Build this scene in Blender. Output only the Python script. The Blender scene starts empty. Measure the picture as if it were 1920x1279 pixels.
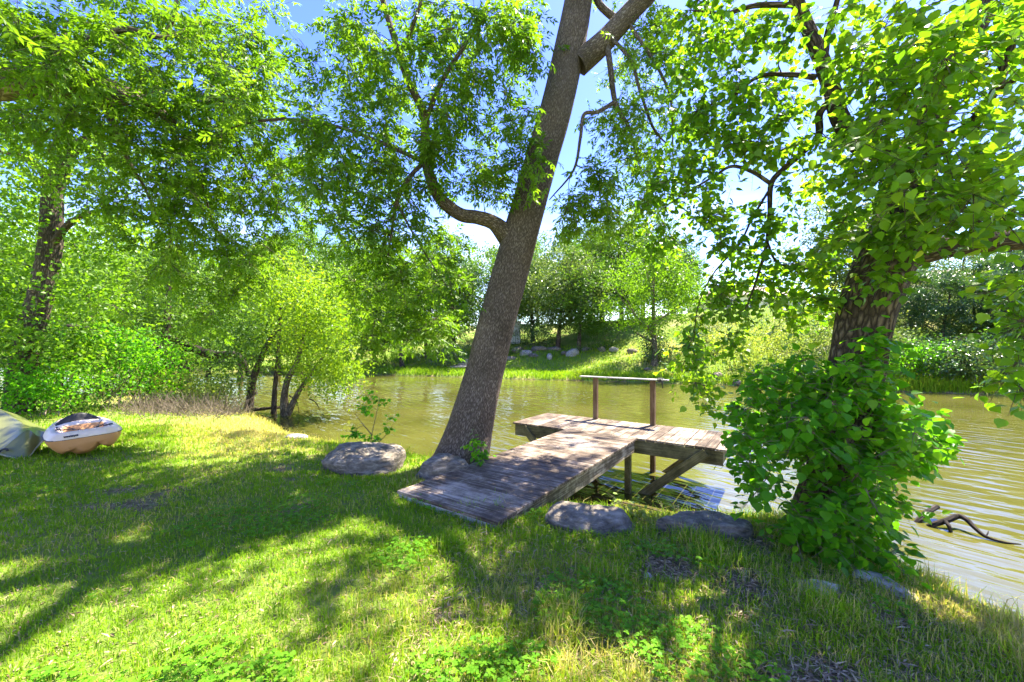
import bpy, bmesh, math
import numpy as np
from mathutils import Vector, Matrix

# ------------------------------------------------------------------ camera, sky, sun
SC = bpy.context.scene
F, CX, HY, CH = 750.0, 960.0, 650.0, 1.65        # focal length in photo pixels, principal column, horizon row, eye height
WZ = -0.81                                        # water level
cam = bpy.data.cameras.new('camera')
cam.sensor_width = 36.0; cam.lens = 36.0 * F / 1920.0
cam.shift_y = (HY - 639.5) / 1920.0
cam.clip_start = 0.05; cam.clip_end = 2000
camo = bpy.data.objects.new('camera', cam)
camo.location = (0, 0, CH); camo.rotation_euler = (math.radians(90), 0, 0)
SC.collection.objects.link(camo); SC.camera = camo

SUN_EL = math.radians(61); SUN_AZ = math.atan2(0.76, 0.65)     # azimuth from +Y towards +X
W = bpy.data.worlds.new('World'); SC.world = W; W.use_nodes = True
nt = W.node_tree; nt.nodes.clear()
sky = nt.nodes.new('ShaderNodeTexSky'); sky.sky_type = 'NISHITA'; sky.sun_disc = False
sky.sun_elevation = SUN_EL; sky.sun_rotation = SUN_AZ
sky.air_density = 1.0; sky.dust_density = 0.3; sky.ozone_density = 2.0
bg = nt.nodes.new('ShaderNodeBackground'); bg.inputs['Strength'].default_value = 0.086
tc = nt.nodes.new('ShaderNodeTexCoord')
mp = nt.nodes.new('ShaderNodeMapping'); mp.inputs['Scale'].default_value = (1.0, 1.0, 3.2)
cn = nt.nodes.new('ShaderNodeTexNoise'); cn.inputs['Scale'].default_value = 2.2; cn.inputs['Detail'].default_value = 7; cn.inputs['Roughness'].default_value = 0.55
cr = nt.nodes.new('ShaderNodeValToRGB'); cr.color_ramp.elements[0].position = 0.42; cr.color_ramp.elements[1].position = 0.76
cr.color_ramp.elements[1].color = (0.95, 0.95, 0.95, 1)
mx = nt.nodes.new('ShaderNodeMix'); mx.data_type = 'RGBA'; mx.inputs['B'].default_value = (8.5, 8.6, 8.8, 1)
ou = nt.nodes.new('ShaderNodeOutputWorld')
nt.links.new(tc.outputs['Generated'], mp.inputs['Vector']); nt.links.new(mp.outputs['Vector'], cn.inputs['Vector'])
nt.links.new(cn.outputs['Fac'], cr.inputs['Fac']); sx = nt.nodes.new('ShaderNodeSeparateXYZ'); nt.links.new(tc.outputs['Generated'], sx.inputs['Vector'])
hm = nt.nodes.new('ShaderNodeMapRange'); hm.inputs['From Min'].default_value = 0.36; hm.inputs['From Max'].default_value = 0.06; nt.links.new(sx.outputs['Z'], hm.inputs['Value'])   # clouds low over the horizon, cover widened to add neutral fill light
cm = nt.nodes.new('ShaderNodeMath'); cm.operation = 'MULTIPLY'; nt.links.new(cr.outputs['Color'], cm.inputs[0]); nt.links.new(hm.outputs['Result'], cm.inputs[1]); nt.links.new(cm.outputs['Value'], mx.inputs['Factor'])
hs = nt.nodes.new('ShaderNodeHueSaturation'); hs.inputs['Saturation'].default_value = 1.3; hs.inputs['Hue'].default_value = 0.53
nt.links.new(sky.outputs['Color'], hs.inputs['Color']); nt.links.new(hs.outputs['Color'], mx.inputs['A']); nt.links.new(mx.outputs['Result'], bg.inputs['Color'])
nt.links.new(bg.outputs['Background'], ou.inputs['Surface'])

sun = bpy.data.lights.new('sun', 'SUN'); sun.energy = 3.9; sun.angle = math.radians(0.53); sun.color = (1.0, 0.93, 0.82)
suno = bpy.data.objects.new('sun', sun); SC.collection.objects.link(suno)
SDIR = Vector((math.sin(SUN_AZ) * math.cos(SUN_EL), math.cos(SUN_AZ) * math.cos(SUN_EL), math.sin(SUN_EL)))
suno.rotation_euler = SDIR.to_track_quat('Z', 'Y').to_euler(); suno.location = (10, 10, 30)

SC.view_settings.view_transform = 'Standard'; SC.view_settings.look = 'None'
SC.view_settings.exposure = 2.8; SC.view_settings.gamma = 1.0; SC.view_settings.use_curve_mapping = False
SC.render.engine = 'CYCLES'
cy = SC.cycles
cy.max_bounces = 12; cy.diffuse_bounces = 10; cy.glossy_bounces = 3; cy.transmission_bounces = 8; cy.transparent_max_bounces = 4
cy.use_adaptive_sampling = True; cy.adaptive_threshold = 0.02
cy.use_denoising = True; cy.caustics_reflective = False; cy.caustics_refractive = False
cy.sample_clamp_indirect = 6.0

# ------------------------------------------------------------------ helpers
rng = np.random.default_rng(11)
COL = SC.collection
def at(px, py, d):
    """photo pixel + distance along the view axis -> point"""
    return np.array([(px - CX) / F * d, d, CH - (py - HY) / F * d])
def nrm(v):
    v = np.asarray(v, float)
    return v / np.maximum(np.linalg.norm(v, axis=-1, keepdims=True), 1e-9)
def tag(o, label=None, cat=None, group=None, kind=None):
    if label: o['label'] = label
    if cat: o['category'] = cat
    if group: o['group'] = group
    if kind: o['kind'] = kind
    return o
def empty(name, loc, rz=0.0):
    o = bpy.data.objects.new(name, None); o.empty_display_size = 0.2
    o.location = loc; o.rotation_euler = (0, 0, rz); COL.objects.link(o); return o
def link(name, me, parent=None, keep=True):
    o = bpy.data.objects.new(name, me); COL.objects.link(o)
    if parent is not None:
        o.parent = parent
        if keep:                                  # mesh data is given in world space
            o.matrix_parent_inverse = Matrix.LocRotScale(parent.location, parent.rotation_euler, parent.scale).inverted()
    return o
def mesh_np(name, V, faces, mat=None, uv=None, tint=None, smooth=False):
    """V (n,3); faces: list of (m,k) int arrays; uv per vertex; tint per vertex"""
    me = bpy.data.meshes.new(name)
    V = np.asarray(V, np.float32)
    faces = [np.asarray(f, np.int32) for f in faces if len(f)]
    me.vertices.add(len(V)); me.vertices.foreach_set('co', V.ravel())
    li = np.concatenate([f.ravel() for f in faces]); tot = np.concatenate([np.full(len(f), f.shape[1], np.int32) for f in faces])
    st = np.concatenate([[0], np.cumsum(tot)[:-1]]).astype(np.int32)
    me.loops.add(len(li)); me.loops.foreach_set('vertex_index', li)
    me.polygons.add(len(tot)); me.polygons.foreach_set('loop_start', st); me.polygons.foreach_set('loop_total', tot)
    if smooth: me.polygons.foreach_set('use_smooth', np.ones(len(tot), bool))
    if uv is not None:
        l = me.uv_layers.new(name='UVMap'); l.data.foreach_set('uv', np.asarray(uv, np.float32)[li].ravel())
    if tint is not None:
        a = me.attributes.new('tint', 'FLOAT', 'POINT'); a.data.foreach_set('value', np.asarray(tint, np.float32))
    me.update(calc_edges=True); me.validate()
    if mat: me.materials.append(mat)
    return me
class Acc:
    """collects geometry pieces into one mesh"""
    def __init__(s): s.V = []; s.Fs = {}; s.uv = []; s.n = 0
    def add(s, V, faces, uv=None):
        V = np.asarray(V, float)
        for f in faces:
            f = np.asarray(f, int)
            if len(f): s.Fs.setdefault(f.shape[1], []).append(f + s.n)
        s.V.append(V); s.uv.append(np.zeros((len(V), 2)) if uv is None else uv); s.n += len(V)
    def mesh(s, name, mat, smooth=True):
        return mesh_np(name, np.concatenate(s.V), [np.concatenate(f) for f in s.Fs.values()], mat, uv=np.concatenate(s.uv), smooth=smooth)
_T = np.random.default_rng(5).random((64, 64))
def vn(x, y, sc=1.0, off=0.0):
    x = np.asarray(x, float) / sc + off * 7.3 + 1000; y = np.asarray(y, float) / sc + off * 3.1 + 1000
    i = np.floor(x).astype(int); j = np.floor(y).astype(int); a = x - i; b = y - j
    a = a * a * (3 - 2 * a); b = b * b * (3 - 2 * b)
    g = lambda p, q: _T[p % 64, q % 64]
    return (g(i, j) * (1 - a) + g(i + 1, j) * a) * (1 - b) + (g(i, j + 1) * (1 - a) + g(i + 1, j + 1) * a) * b
def catmull(P, n):
    P = np.asarray(P, float)
    if len(P) < 3: return np.array([P[0] + (P[-1] - P[0]) * t for t in np.linspace(0, 1, n)])
    Q = np.vstack([2 * P[0] - P[1], P, 2 * P[-1] - P[-2]])
    t = np.linspace(0, len(P) - 1 - 1e-6, n); k = t.astype(int); u = (t - k)[:, None]
    p0, p1, p2, p3 = Q[k], Q[k + 1], Q[k + 2], Q[k + 3]
    return 0.5 * (2 * p1 + (p2 - p0) * u + (2 * p0 - 5 * p1 + 4 * p2 - p3) * u ** 2 + (3 * p1 - p0 - 3 * p2 + p3) * u ** 3)
def tube(acc, P, R, seg=8, cap=True, lump=0.0, seed=0.0):
    P = np.asarray(P, float); R = np.asarray(R, float); n = len(P)
    T = nrm(np.gradient(P, axis=0))
    ref = np.array([1.0, 0, 0]) if abs(T[0][0]) < 0.8 else np.array([0, 1.0, 0])
    N = [nrm(np.cross(np.cross(T[0], ref), T[0]))]
    for i in range(1, n):
        v = N[-1] - T[i] * np.dot(N[-1], T[i]); N.append(nrm(v))
    N = np.array(N); B = np.cross(T, N)
    th = np.linspace(0, 2 * np.pi, seg + 1)
    L = np.concatenate([[0], np.cumsum(np.linalg.norm(np.diff(P, axis=0), axis=1))])
    rr = R[:, None] * np.ones(seg + 1)[None]
    if lump:
        a = np.cos(th)[None] * 1.2 + seed; b = np.sin(th)[None] * 1.2 + L[:, None] * 1.1
        rr = rr * (1 + lump * (vn(a + b * 0.3, b, 0.55, seed) - 0.5) * 2)
    V = P[:, None, :] + (np.cos(th)[None, :, None] * N[:, None] + np.sin(th)[None, :, None] * B[:, None]) * rr[:, :, None]
    uv = np.stack([np.broadcast_to(th[None] * R.mean(), rr.shape), np.broadcast_to(L[:, None], rr.shape)], -1)
    idx = np.arange(n * (seg + 1)).reshape(n, seg + 1)
    q = np.stack([idx[:-1, :-1], idx[:-1, 1:], idx[1:, 1:], idx[1:, :-1]], -1).reshape(-1, 4)
    acc.add(V.reshape(-1, 3), [q], uv.reshape(-1, 2))
    if cap:
        for k, sgn in ((0, -1), (n - 1, 1)):
            c = np.vstack([V[k, :seg], P[k]]); f = np.array([[i, (i + 1) % seg, seg] for i in range(seg)])
            acc.add(c, [f if sgn > 0 else f[:, ::-1]], np.vstack([uv[k, :seg], uv[k, 0]]))
def prisms(acc, S, E, r0, r1):
    """many thin three-sided twigs"""
    S = np.asarray(S); E = np.asarray(E); n = len(S)
    if n == 0: return
    T = nrm(E - S); ref = np.where(np.abs(T[:, 2:3]) < 0.9, np.array([[0, 0, 1.0]]), np.array([[1.0, 0, 0]]))
    A = nrm(np.cross(T, ref)); B = np.cross(T, A); V = np.zeros((n, 6, 3))
    r0 = np.broadcast_to(np.asarray(r0, float), n)[:, None]; r1 = np.broadcast_to(np.asarray(r1, float), n)[:, None]
    for k in range(3):
        a = k * 2 * np.pi / 3; o = A * math.cos(a) + B * math.sin(a)
        V[:, k] = S + o * r0; V[:, k + 3] = E + o * r1
    b = (np.arange(n) * 6)[:, None]
    q = np.concatenate([b + np.array([[k, (k + 1) % 3, (k + 1) % 3 + 3, k + 3]]) for k in range(3)])
    acc.add(V.reshape(-1, 3), [q])
def box(bm, c, size, M=None):
    r = bmesh.ops.create_cube(bm, size=1.0)['verts']
    for v in r:
        v.co = Vector((v.co.x * size[0], v.co.y * size[1], v.co.z * size[2])) + Vector(c)
        if M: v.co = M @ v.co
    return r
def bm_obj(name, bm, mat, parent=None, smooth=False, bevel=0.0):
    if bevel: bmesh.ops.bevel(bm, geom=bm.edges[:], offset=bevel, segments=1, affect='EDGES', profile=0.5)
    me = bpy.data.meshes.new(name); bmesh.ops.recalc_face_normals(bm, faces=bm.faces[:]); bm.to_mesh(me); bm.free()
    if smooth: me.polygons.foreach_set('use_smooth', np.ones(len(me.polygons), bool))
    me.materials.append(mat)
    return link(name, me, parent)

# leaf templates: x across (-.5 .5), y along (0 1), z normal
T_LANCE2 = (np.array([[0, 0, 0], [-.5, .42, .06], [0, 1, -.06], [.5, .42, .06]]), np.array([[0, 2, 1], [0, 3, 2]]))
T_LANCE = (np.array([[0, 0, 0], [-.42, .25, .05], [-.45, .55, .03], [0, 1, -.12], [.45, .55, .03], [.42, .25, .05], [0, .4, -.02]]),
           np.array([[0, 6, 1], [1, 6, 2], [2, 6, 3], [3, 6, 4], [4, 6, 5], [5, 6, 0]]))
T_HEART = (np.array([[0, 0, 0], [-.30, .02, .03], [-.5, .24, .05], [-.44, .5, .03], [-.2, .74, -.01], [0, 1, -.12], [.2, .74, -.01], [.44, .5, .03], [.5, .24, .05], [.30, .02, .03], [0, .4, -.03]]),
           np.array([[10, (i + 1) % 10, i] for i in range(10)]))
class Leaves:
    def __init__(s): s.d = []
    def add(s, P, A, N, L, Wd, C):
        n = len(P); b = lambda q: np.broadcast_to(np.asarray(q, float), n)
        s.d.append((np.asarray(P, float), nrm(A), np.asarray(N, float), b(L), b(Wd), b(C)))
    def arrays(s): return [np.concatenate([x[k] for x in s.d]) for k in range(6)]
    def build(s, name, tpl, mat, sel=None):
        P, A, N, L, Wd, C = s.arrays()
        if sel is not None: P, A, N, L, Wd, C = (q[sel] for q in (P, A, N, L, Wd, C))
        B = nrm(np.cross(A, N)); N = np.cross(B, A); tv, tf = tpl; k = len(tv)
        V = (P[:, None] + A[:, None] * (tv[None, :, 1:2] * L[:, None, None]) + B[:, None] * (tv[None, :, 0:1] * Wd[:, None, None])
             + N[:, None] * (tv[None, :, 2:3] * L[:, None, None]))
        f = (tf[None] + (np.arange(len(P)) * k)[:, None, None]).reshape(-1, 3)
        return mesh_np(name, V.reshape(-1, 3), [f], mat, tint=np.repeat(C, k))
    def split(s, n=300):
        """indices of the n leaves that show largest in the picture, and of the rest"""
        P, A, N, L, Wd, C = s.arrays()
        y = np.maximum(P[:, 1], 0.3); px = P[:, 0] / y; pz = (P[:, 2] - CH) / y
        vis = (P[:, 1] > 0.6) & (np.abs(px) < 1.26) & (pz < 0.86) & (pz > -0.83)
        Bn = nrm(np.cross(A, N)); Nn = np.cross(Bn, A)
        sc = L * Wd / y ** 2 * np.abs((Nn * nrm(P - np.array([0, 0, CH]))).sum(1)) * vis
        o = np.argsort(-sc); return o[:n], o[n:]
    def parts(s, idx, tpl, mats_mesh, parent, name='leaf'):
        P, A, N, L, Wd, C = s.arrays()
        inv = Matrix.Translation(parent.location).inverted()
        for i in idx:
            a = A[i]; b = nrm(np.cross(a, N[i])); n = np.cross(b, a)
            M = Matrix(((b[0] * Wd[i], a[0] * L[i], n[0] * L[i], P[i][0]), (b[1] * Wd[i], a[1] * L[i], n[1] * L[i], P[i][1]),
                        (b[2] * Wd[i], a[2] * L[i], n[2] * L[i], P[i][2]), (0, 0, 0, 1)))
            o = bpy.data.objects.new(name, mats_mesh[int(min(0.999, max(0, C[i])) * len(mats_mesh))]); COL.objects.link(o)
            o.parent = parent; o.matrix_parent_inverse = inv; o.matrix_basis = M
def leaf_meshes(name, tpl, mat, n=5):
    return [mesh_np(name, tpl[0], [tpl[1]], mat, tint=np.full(len(tpl[0]), (i + .5) / n)) for i in range(n)]
def rdir(n, zb=0.0, flat=1.0):
    v = rng.normal(size=(n, 3)); v[:, 2] = v[:, 2] * flat + zb; return nrm(v)

def grow(skel, targets, rmax=0.03, sag=0.12, seg=4, acc=None, fwd=0.35, rtip=0.003):
    """joins every target point to the nearest limb by a curved branch; returns end directions"""
    pts, dr, rad = [], [], []
    for P, R in skel:
        P = np.asarray(P); pts.append(P); dr.append(nrm(np.gradient(P, axis=0))); rad.append(np.asarray(R))
    pts = np.concatenate(pts); dr = np.concatenate(dr); rad = np.concatenate(rad)
    D0 = np.array([np.min(np.linalg.norm(pts - t, axis=1)) for t in targets]); order = np.argsort(D0)
    ends = np.zeros((len(targets), 3))
    for i in order:
        t = targets[i]; v = t - pts; d = np.linalg.norm(v, axis=1); c = d * (1 + fwd - fwd * (v * dr).sum(1) / np.maximum(d, 1e-6))
        j = int(np.argmin(c)); L = d[j]
        if L < 0.05: ends[i] = dr[j]; continue
        m = max(4, int(L / 0.22) + 2); p0 = pts[j]; w = np.linspace(0, 1, m)[:, None]
        c1 = p0 + nrm(dr[j] * 0.7 + v[j] / L) * L * 0.45; c1 = c1 + np.array([0, 0, sag * L])
        c1 = c1 + rng.normal(size=3) * 0.06 * L
        Q = (1 - w) ** 2 * p0 + 2 * w * (1 - w) * c1 + w ** 2 * t
        r0 = min(rad[j] * 0.75, rmax, 0.005 + 0.008 * L); R = np.linspace(r0, min(rtip, r0), m)
        if acc is not None: tube(acc, Q, R, seg, cap=False)
        tg = nrm(np.gradient(Q, axis=0)); ends[i] = tg[-1]
        pts = np.vstack([pts, Q[1:]]); dr = np.vstack([dr, tg[1:]]); rad = np.concatenate([rad, R[1:]])
    return ends
def sprays_ash(LV, acc, C, E, tw=6, k=5, tl=(0.25, 0.55), ll=0.075, shade=None, lw=0.36):
    """twigs with drooping compound leaves (seven leaflets) round each cluster centre"""
    n = len(C); S = np.repeat(C, tw, 0); D = nrm(np.repeat(E, tw, 0) * 0.6 + rdir(n * tw, -0.25, 0.75))
    l = rng.uniform(*tl, size=(n * tw, 1)); En = S + D * l; En[:, 2] -= 0.25 * l[:, 0] ** 1.2
    mid = (S + En) / 2 + np.array([0, 0, 0.03]); prisms(acc, S, mid, 0.0035, 0.0025); prisms(acc, mid, En, 0.0025, 0.0012)
    ct = np.repeat(rng.random(n), tw)
    for q in range(k):
        t = (q + 0.7) / k; P = S + (En - S) * t; rd = nrm(D * 0.45 + rdir(len(P), -0.35, 0.6)); rl = rng.uniform(.12, .2, (len(P), 1))
        prisms(acc, P, P + rd * rl, 0.0012, 0.0007)
        side = nrm(np.cross(rd, np.array([[0, 0, 1.0]]) + rng.normal(size=rd.shape) * 0.3)); up = np.cross(side, rd)
        for g, (tt, sg) in enumerate(((.35, 1), (.35, -1), (.65, 1), (.65, -1), (.92, 1), (.92, -1), (1, 0))):
            a = rd * (0.75 if sg else 1) + side * sg * 0.8 + rng.normal(size=rd.shape) * 0.15; a[:, 2] -= 0.28
            L = ll * rng.uniform(.75, 1.2, len(P)) * (1.1 if sg == 0 else 1)
            LV.add(P + rd * rl * tt, a, up + rng.normal(size=up.shape) * 0.35, L, L * lw, np.clip(ct * 0.6 + rng.random(len(P)) * 0.4, 0, 1))
def sprays_simple(LV, acc, C, E, tw=5, k=7, tl=(0.2, 0.45), ll=(0.07, 0.1), droop=0.5, wr=0.95, pet=0.05):
    """twigs with alternate broad leaves hanging on petioles"""
    n = len(C); S = np.repeat(C, tw, 0); D = nrm(np.repeat(E, tw, 0) * 0.6 + rdir(n * tw, -0.15, 0.7))
    l = rng.uniform(*tl, size=(n * tw, 1)); En = S + D * l; En[:, 2] -= 0.2 * l[:, 0]
    if acc is not None: prisms(acc, S, En, 0.003, 0.0012)
    ct = np.repeat(rng.random(n), tw)
    for q in range(k):
        t = (q + .6) / k; P = S + (En - S) * t; pd = nrm(D * .3 + rdir(len(P), 0, .6)); p2 = P + pd * pet
        if acc is not None: prisms(acc, P, p2, .0009, .0007)
        a = nrm(pd * 0.6 + rng.normal(size=P.shape) * .3 + np.array([0, 0, -droop]))
        L = rng.uniform(ll[0], ll[1], len(P))
        LV.add(p2, a, np.array([0, 0, 1.0]) + pd * .5 + rng.normal(size=P.shape) * .4, L, L * wr * rng.uniform(.85, 1.1, len(P)),
               np.clip(ct * .55 + rng.random(len(P)) * .45, 0, 1))
def leaf_ball(LV, C, R, n, L, wr=0.55, zsc=0.8):
    m = len(C) * n; o = rng.normal(size=(m, 3)) * 0.55; o[:, 2] *= zsc
    Rr = np.repeat(np.broadcast_to(R, len(C)), n)[:, None]; P = np.repeat(C, n, 0) + o * Rr
    ll = L * rng.uniform(.7, 1.25, m); ct = np.repeat(rng.random(len(C)), n)
    LV.add(P, rdir(m, -.35) + nrm(o) * .5, np.array([0, 0, .7]) + rng.normal(size=(m, 3)) * .7, ll, ll * wr, np.clip(ct * .55 + rng.random(m) * .45, 0, 1))
def blobs(lst):
    """foliage clumps: photo position, half extents, distance range, number -> cluster points"""
    out = []
    for (px, py, rx, ry, d0, d1, n) in lst:
        a = rng.uniform(0, 2 * np.pi, n); r = np.sqrt(rng.random(n)); d = rng.uniform(d0, d1, n)
        for i in range(n): out.append(at(px + rx * r[i] * math.cos(a[i]), py + ry * r[i] * math.sin(a[i]), d[i]))
    return np.array(out)
ORD = ['leftmost', 'second', 'third', 'fourth', 'fifth', 'sixth', 'seventh', 'eighth', 'ninth', 'tenth', 'eleventh', 'twelfth', 'thirteenth', 'fourteenth', 'fifteenth', 'sixteenth', 'seventeenth', 'eighteenth', 'nineteenth', 'twentieth', 'twenty-first', 'twenty-second', 'twenty-third', 'twenty-fourth', 'twenty-fifth']
def ordinal(i): return 'leftmost' if i == 0 else ORD[i] + ' from the left'

# ------------------------------------------------------------------ materials
def new_mat(name):
    m = bpy.data.materials.new(name); m.use_nodes = True; t = m.node_tree; t.nodes.clear()
    return m, t, (lambda ty, **k: _node(t, ty, k)), (lambda a, b: t.links.new(a, b))
def _node(t, ty, k):
    n = t.nodes.new(ty)
    for q, v in k.items():
        if q.startswith('i_'): n.inputs[q[2:].replace('_', ' ')].default_value = v
        else: setattr(n, q, v)
    return n
def ramp(N, stops):
    r = N('ShaderNodeValToRGB'); e = r.color_ramp.elements
    while len(e) < len(stops): e.new(0.5)
    for x, (p, c) in zip(e, stops): x.position = p; x.color = (*c, 1) if len(c) == 3 else c
    return r
def leaf_mat(name, stops, tr=(1.5, 1.6, 0.5), mix=0.45, rough=0.42, spec=0.22):
    m, t, N, K = new_mat(name)
    a = N('ShaderNodeAttribute', attribute_name='tint'); r = ramp(N, stops); K(a.outputs['Fac'], r.inputs['Fac'])
    p = N('ShaderNodeBsdfPrincipled'); p.inputs['Roughness'].default_value = rough; p.inputs['Specular IOR Level'].default_value = spec
    K(r.outputs['Color'], p.inputs['Base Color'])
    mu = N('ShaderNodeMix', data_type='RGBA', blend_type='MULTIPLY'); mu.inputs['Factor'].default_value = 1; mu.inputs['B'].default_value = (*tr, 1)
    K(r.outputs['Color'], mu.inputs['A']); tl = N('ShaderNodeBsdfTranslucent'); K(mu.outputs['Result'], tl.inputs['Color'])
    ms = N('ShaderNodeMixShader'); ms.inputs['Fac'].default_value = mix
    K(p.outputs['BSDF'], ms.inputs[1]); K(tl.outputs['BSDF'], ms.inputs[2])
    o = N('ShaderNodeOutputMaterial'); K(ms.outputs['Shader'], o.inputs['Surface']); return m
M_ASH = leaf_mat('ash_leaf', [(0, (.060, .135, .008)), (.5, (.105, .200, .012)), (1, (.155, .250, .022))], tr=(1.9, 1.95, .65), mix=.52)
M_TAL = leaf_mat('heart_leaf', [(0, (.065, .165, .010)), (.55, (.115, .235, .014)), (.9, (.19, .30, .020)), (1, (.28, .34, .03))], tr=(2.0, 1.9, .6), mix=.58, rough=.38, spec=.28)
M_SHR = leaf_mat('shoot_leaf', [(0, (.050, .185, .010)), (.6, (.090, .265, .012)), (1, (.19, .35, .02))], tr=(2.0, 1.9, .6), mix=.58, rough=.4, spec=.16)
M_WIL = leaf_mat('willow_leaf', [(0, (.09, .18, .012)), (.5, (.15, .26, .018)), (1, (.26, .34, .03))], tr=(1.9, 1.8, .5), mix=.5)
M_FAR = leaf_mat('far_leaf', [(0, (.045, .105, .014)), (.5, (.09, .175, .02)), (1, (.155, .24, .03))], tr=(1.5, 1.6, .55), mix=.40)
M_OLV = leaf_mat('olive_leaf', [(0, (.07, .11, .03)), (.5, (.12, .18, .045)), (1, (.20, .26, .08))], tr=(1.6, 1.6, .7), mix=.38)
M_DRK = leaf_mat('dark_leaf', [(0, (.022, .065, .018)), (.5, (.045, .105, .024)), (1, (.10, .17, .05))], tr=(1.5, 1.6, .6), mix=.33, rough=.3, spec=.6)
M_YEL = leaf_mat('pale_leaf', [(0, (.16, .24, .03)), (1, (.34, .40, .09))], tr=(1.6, 1.5, .6), mix=.45)
M_GRS = leaf_mat('grass_blade', [(0, (.50, .39, .18)), (.16, (.42, .37, .12)), (.3, (.30, .36, .035)), (.6, (.20, .34, .016)), (1, (.12, .25, .010))], tr=(1.5, 1.5, .6), mix=.45, rough=.6, spec=.05)
M_CLV = leaf_mat('clover_leaf', [(0, (.09, .24, .014)), (1, (.16, .35, .02))], tr=(1.6, 1.6, .6), mix=.42, spec=.05)
M_LIT = leaf_mat('dry_litter', [(0, (.14, .09, .05)), (.5, (.27, .19, .105)), (1, (.50, .39, .22))], tr=(1, 1, 1), mix=.1, rough=.7, spec=.2)

def bark_mat(name, c0, c1, c2, su=26, sv=7, dist=.02, moss=None):
    m, t, N, K = new_mat(name)
    uv = N('ShaderNodeUVMap'); mp = N('ShaderNodeMapping'); mp.inputs['Scale'].default_value = (su, sv, 1)
    K(uv.outputs['UV'], mp.inputs['Vector'])
    nz = N('ShaderNodeTexNoise'); nz.inputs['Scale'].default_value = 1.3; nz.inputs['Detail'].default_value = 4
    K(mp.outputs['Vector'], nz.inputs['Vector'])
    ad = N('ShaderNodeVectorMath', operation='MULTIPLY_ADD'); K(nz.outputs['Color'], ad.inputs[0]); ad.inputs[1].default_value = (.9, .9, 0); K(mp.outputs['Vector'], ad.inputs[2])
    vo = N('ShaderNodeTexVoronoi', feature='DISTANCE_TO_EDGE'); vo.inputs['Scale'].default_value = 1.0; K(ad.outputs['Vector'], vo.inputs['Vector'])
    fn = N('ShaderNodeTexNoise'); fn.inputs['Scale'].default_value = 9; fn.inputs['Detail'].default_value = 6; K(mp.outputs['Vector'], fn.inputs['Vector'])
    hm = N('ShaderNodeMath', operation='MULTIPLY_ADD'); K(fn.outputs['Fac'], hm.inputs[0]); hm.inputs[1].default_value = .22
    sm = N('ShaderNodeMapRange'); sm.inputs['From Max'].default_value = .42; K(vo.outputs['Distance'], sm.inputs['Value']); K(sm.outputs['Result'], hm.inputs[2])
    r = ramp(N, [(.05, c0), (.45, c1), (1, c2)]); K(hm.outputs['Value'], r.inputs['Fac'])  # furrow shade painted into the bark colour: dark between the paler ridges
    geo = N('ShaderNodeNewGeometry'); bn = N('ShaderNodeTexNoise'); bn.inputs['Scale'].default_value = 1.6; bn.inputs['Detail'].default_value = 5; K(geo.outputs['Position'], bn.inputs['Vector'])
    br = ramp(N, [(.35, (.72, .70, .66)), (.68, (1.25, 1.22, 1.2))]); K(bn.outputs['Fac'], br.inputs['Fac'])
    mu = N('ShaderNodeMix', data_type='RGBA', blend_type='MULTIPLY'); mu.inputs['Factor'].default_value = 1
    K(r.outputs['Color'], mu.inputs['A']); K(br.outputs['Color'], mu.inputs['B'])
    p = N('ShaderNodeBsdfPrincipled'); p.inputs['Roughness'].default_value = .9; p.inputs['Specular IOR Level'].default_value = .15
    K(mu.outputs['Result'], p.inputs['Base Color'])
    b = N('ShaderNodeBump'); b.inputs['Strength'].default_value = 1.0; b.inputs['Distance'].default_value = dist; K(hm.outputs['Value'], b.inputs['Height']); K(b.outputs['Normal'], p.inputs['Normal'])
    o = N('ShaderNodeOutputMaterial'); K(p.outputs['BSDF'], o.inputs['Surface']); return m
B_ASH = bark_mat('ash_bark', (.055, .040, .027), (.15, .112, .08), (.33, .265, .205), su=72, sv=15, dist=.014)
B_TAL = bark_mat('furrowed_bark', (.030, .022, .013), (.085, .062, .036), (.22, .165, .095), su=30, sv=8, dist=.03)
B_GEN = bark_mat('brown_bark', (.035, .026, .018), (.095, .072, .05), (.19, .15, .11), su=24, sv=6, dist=.02)
B_PAL = bark_mat('pale_bark', (.06, .045, .03), (.16, .13, .09), (.30, .25, .18), su=22, sv=6, dist=.015)
B_WET = bark_mat('wet_bark', (.012, .010, .008), (.03, .024, .018), (.07, .055, .04), su=30, sv=6, dist=.01)

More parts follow.
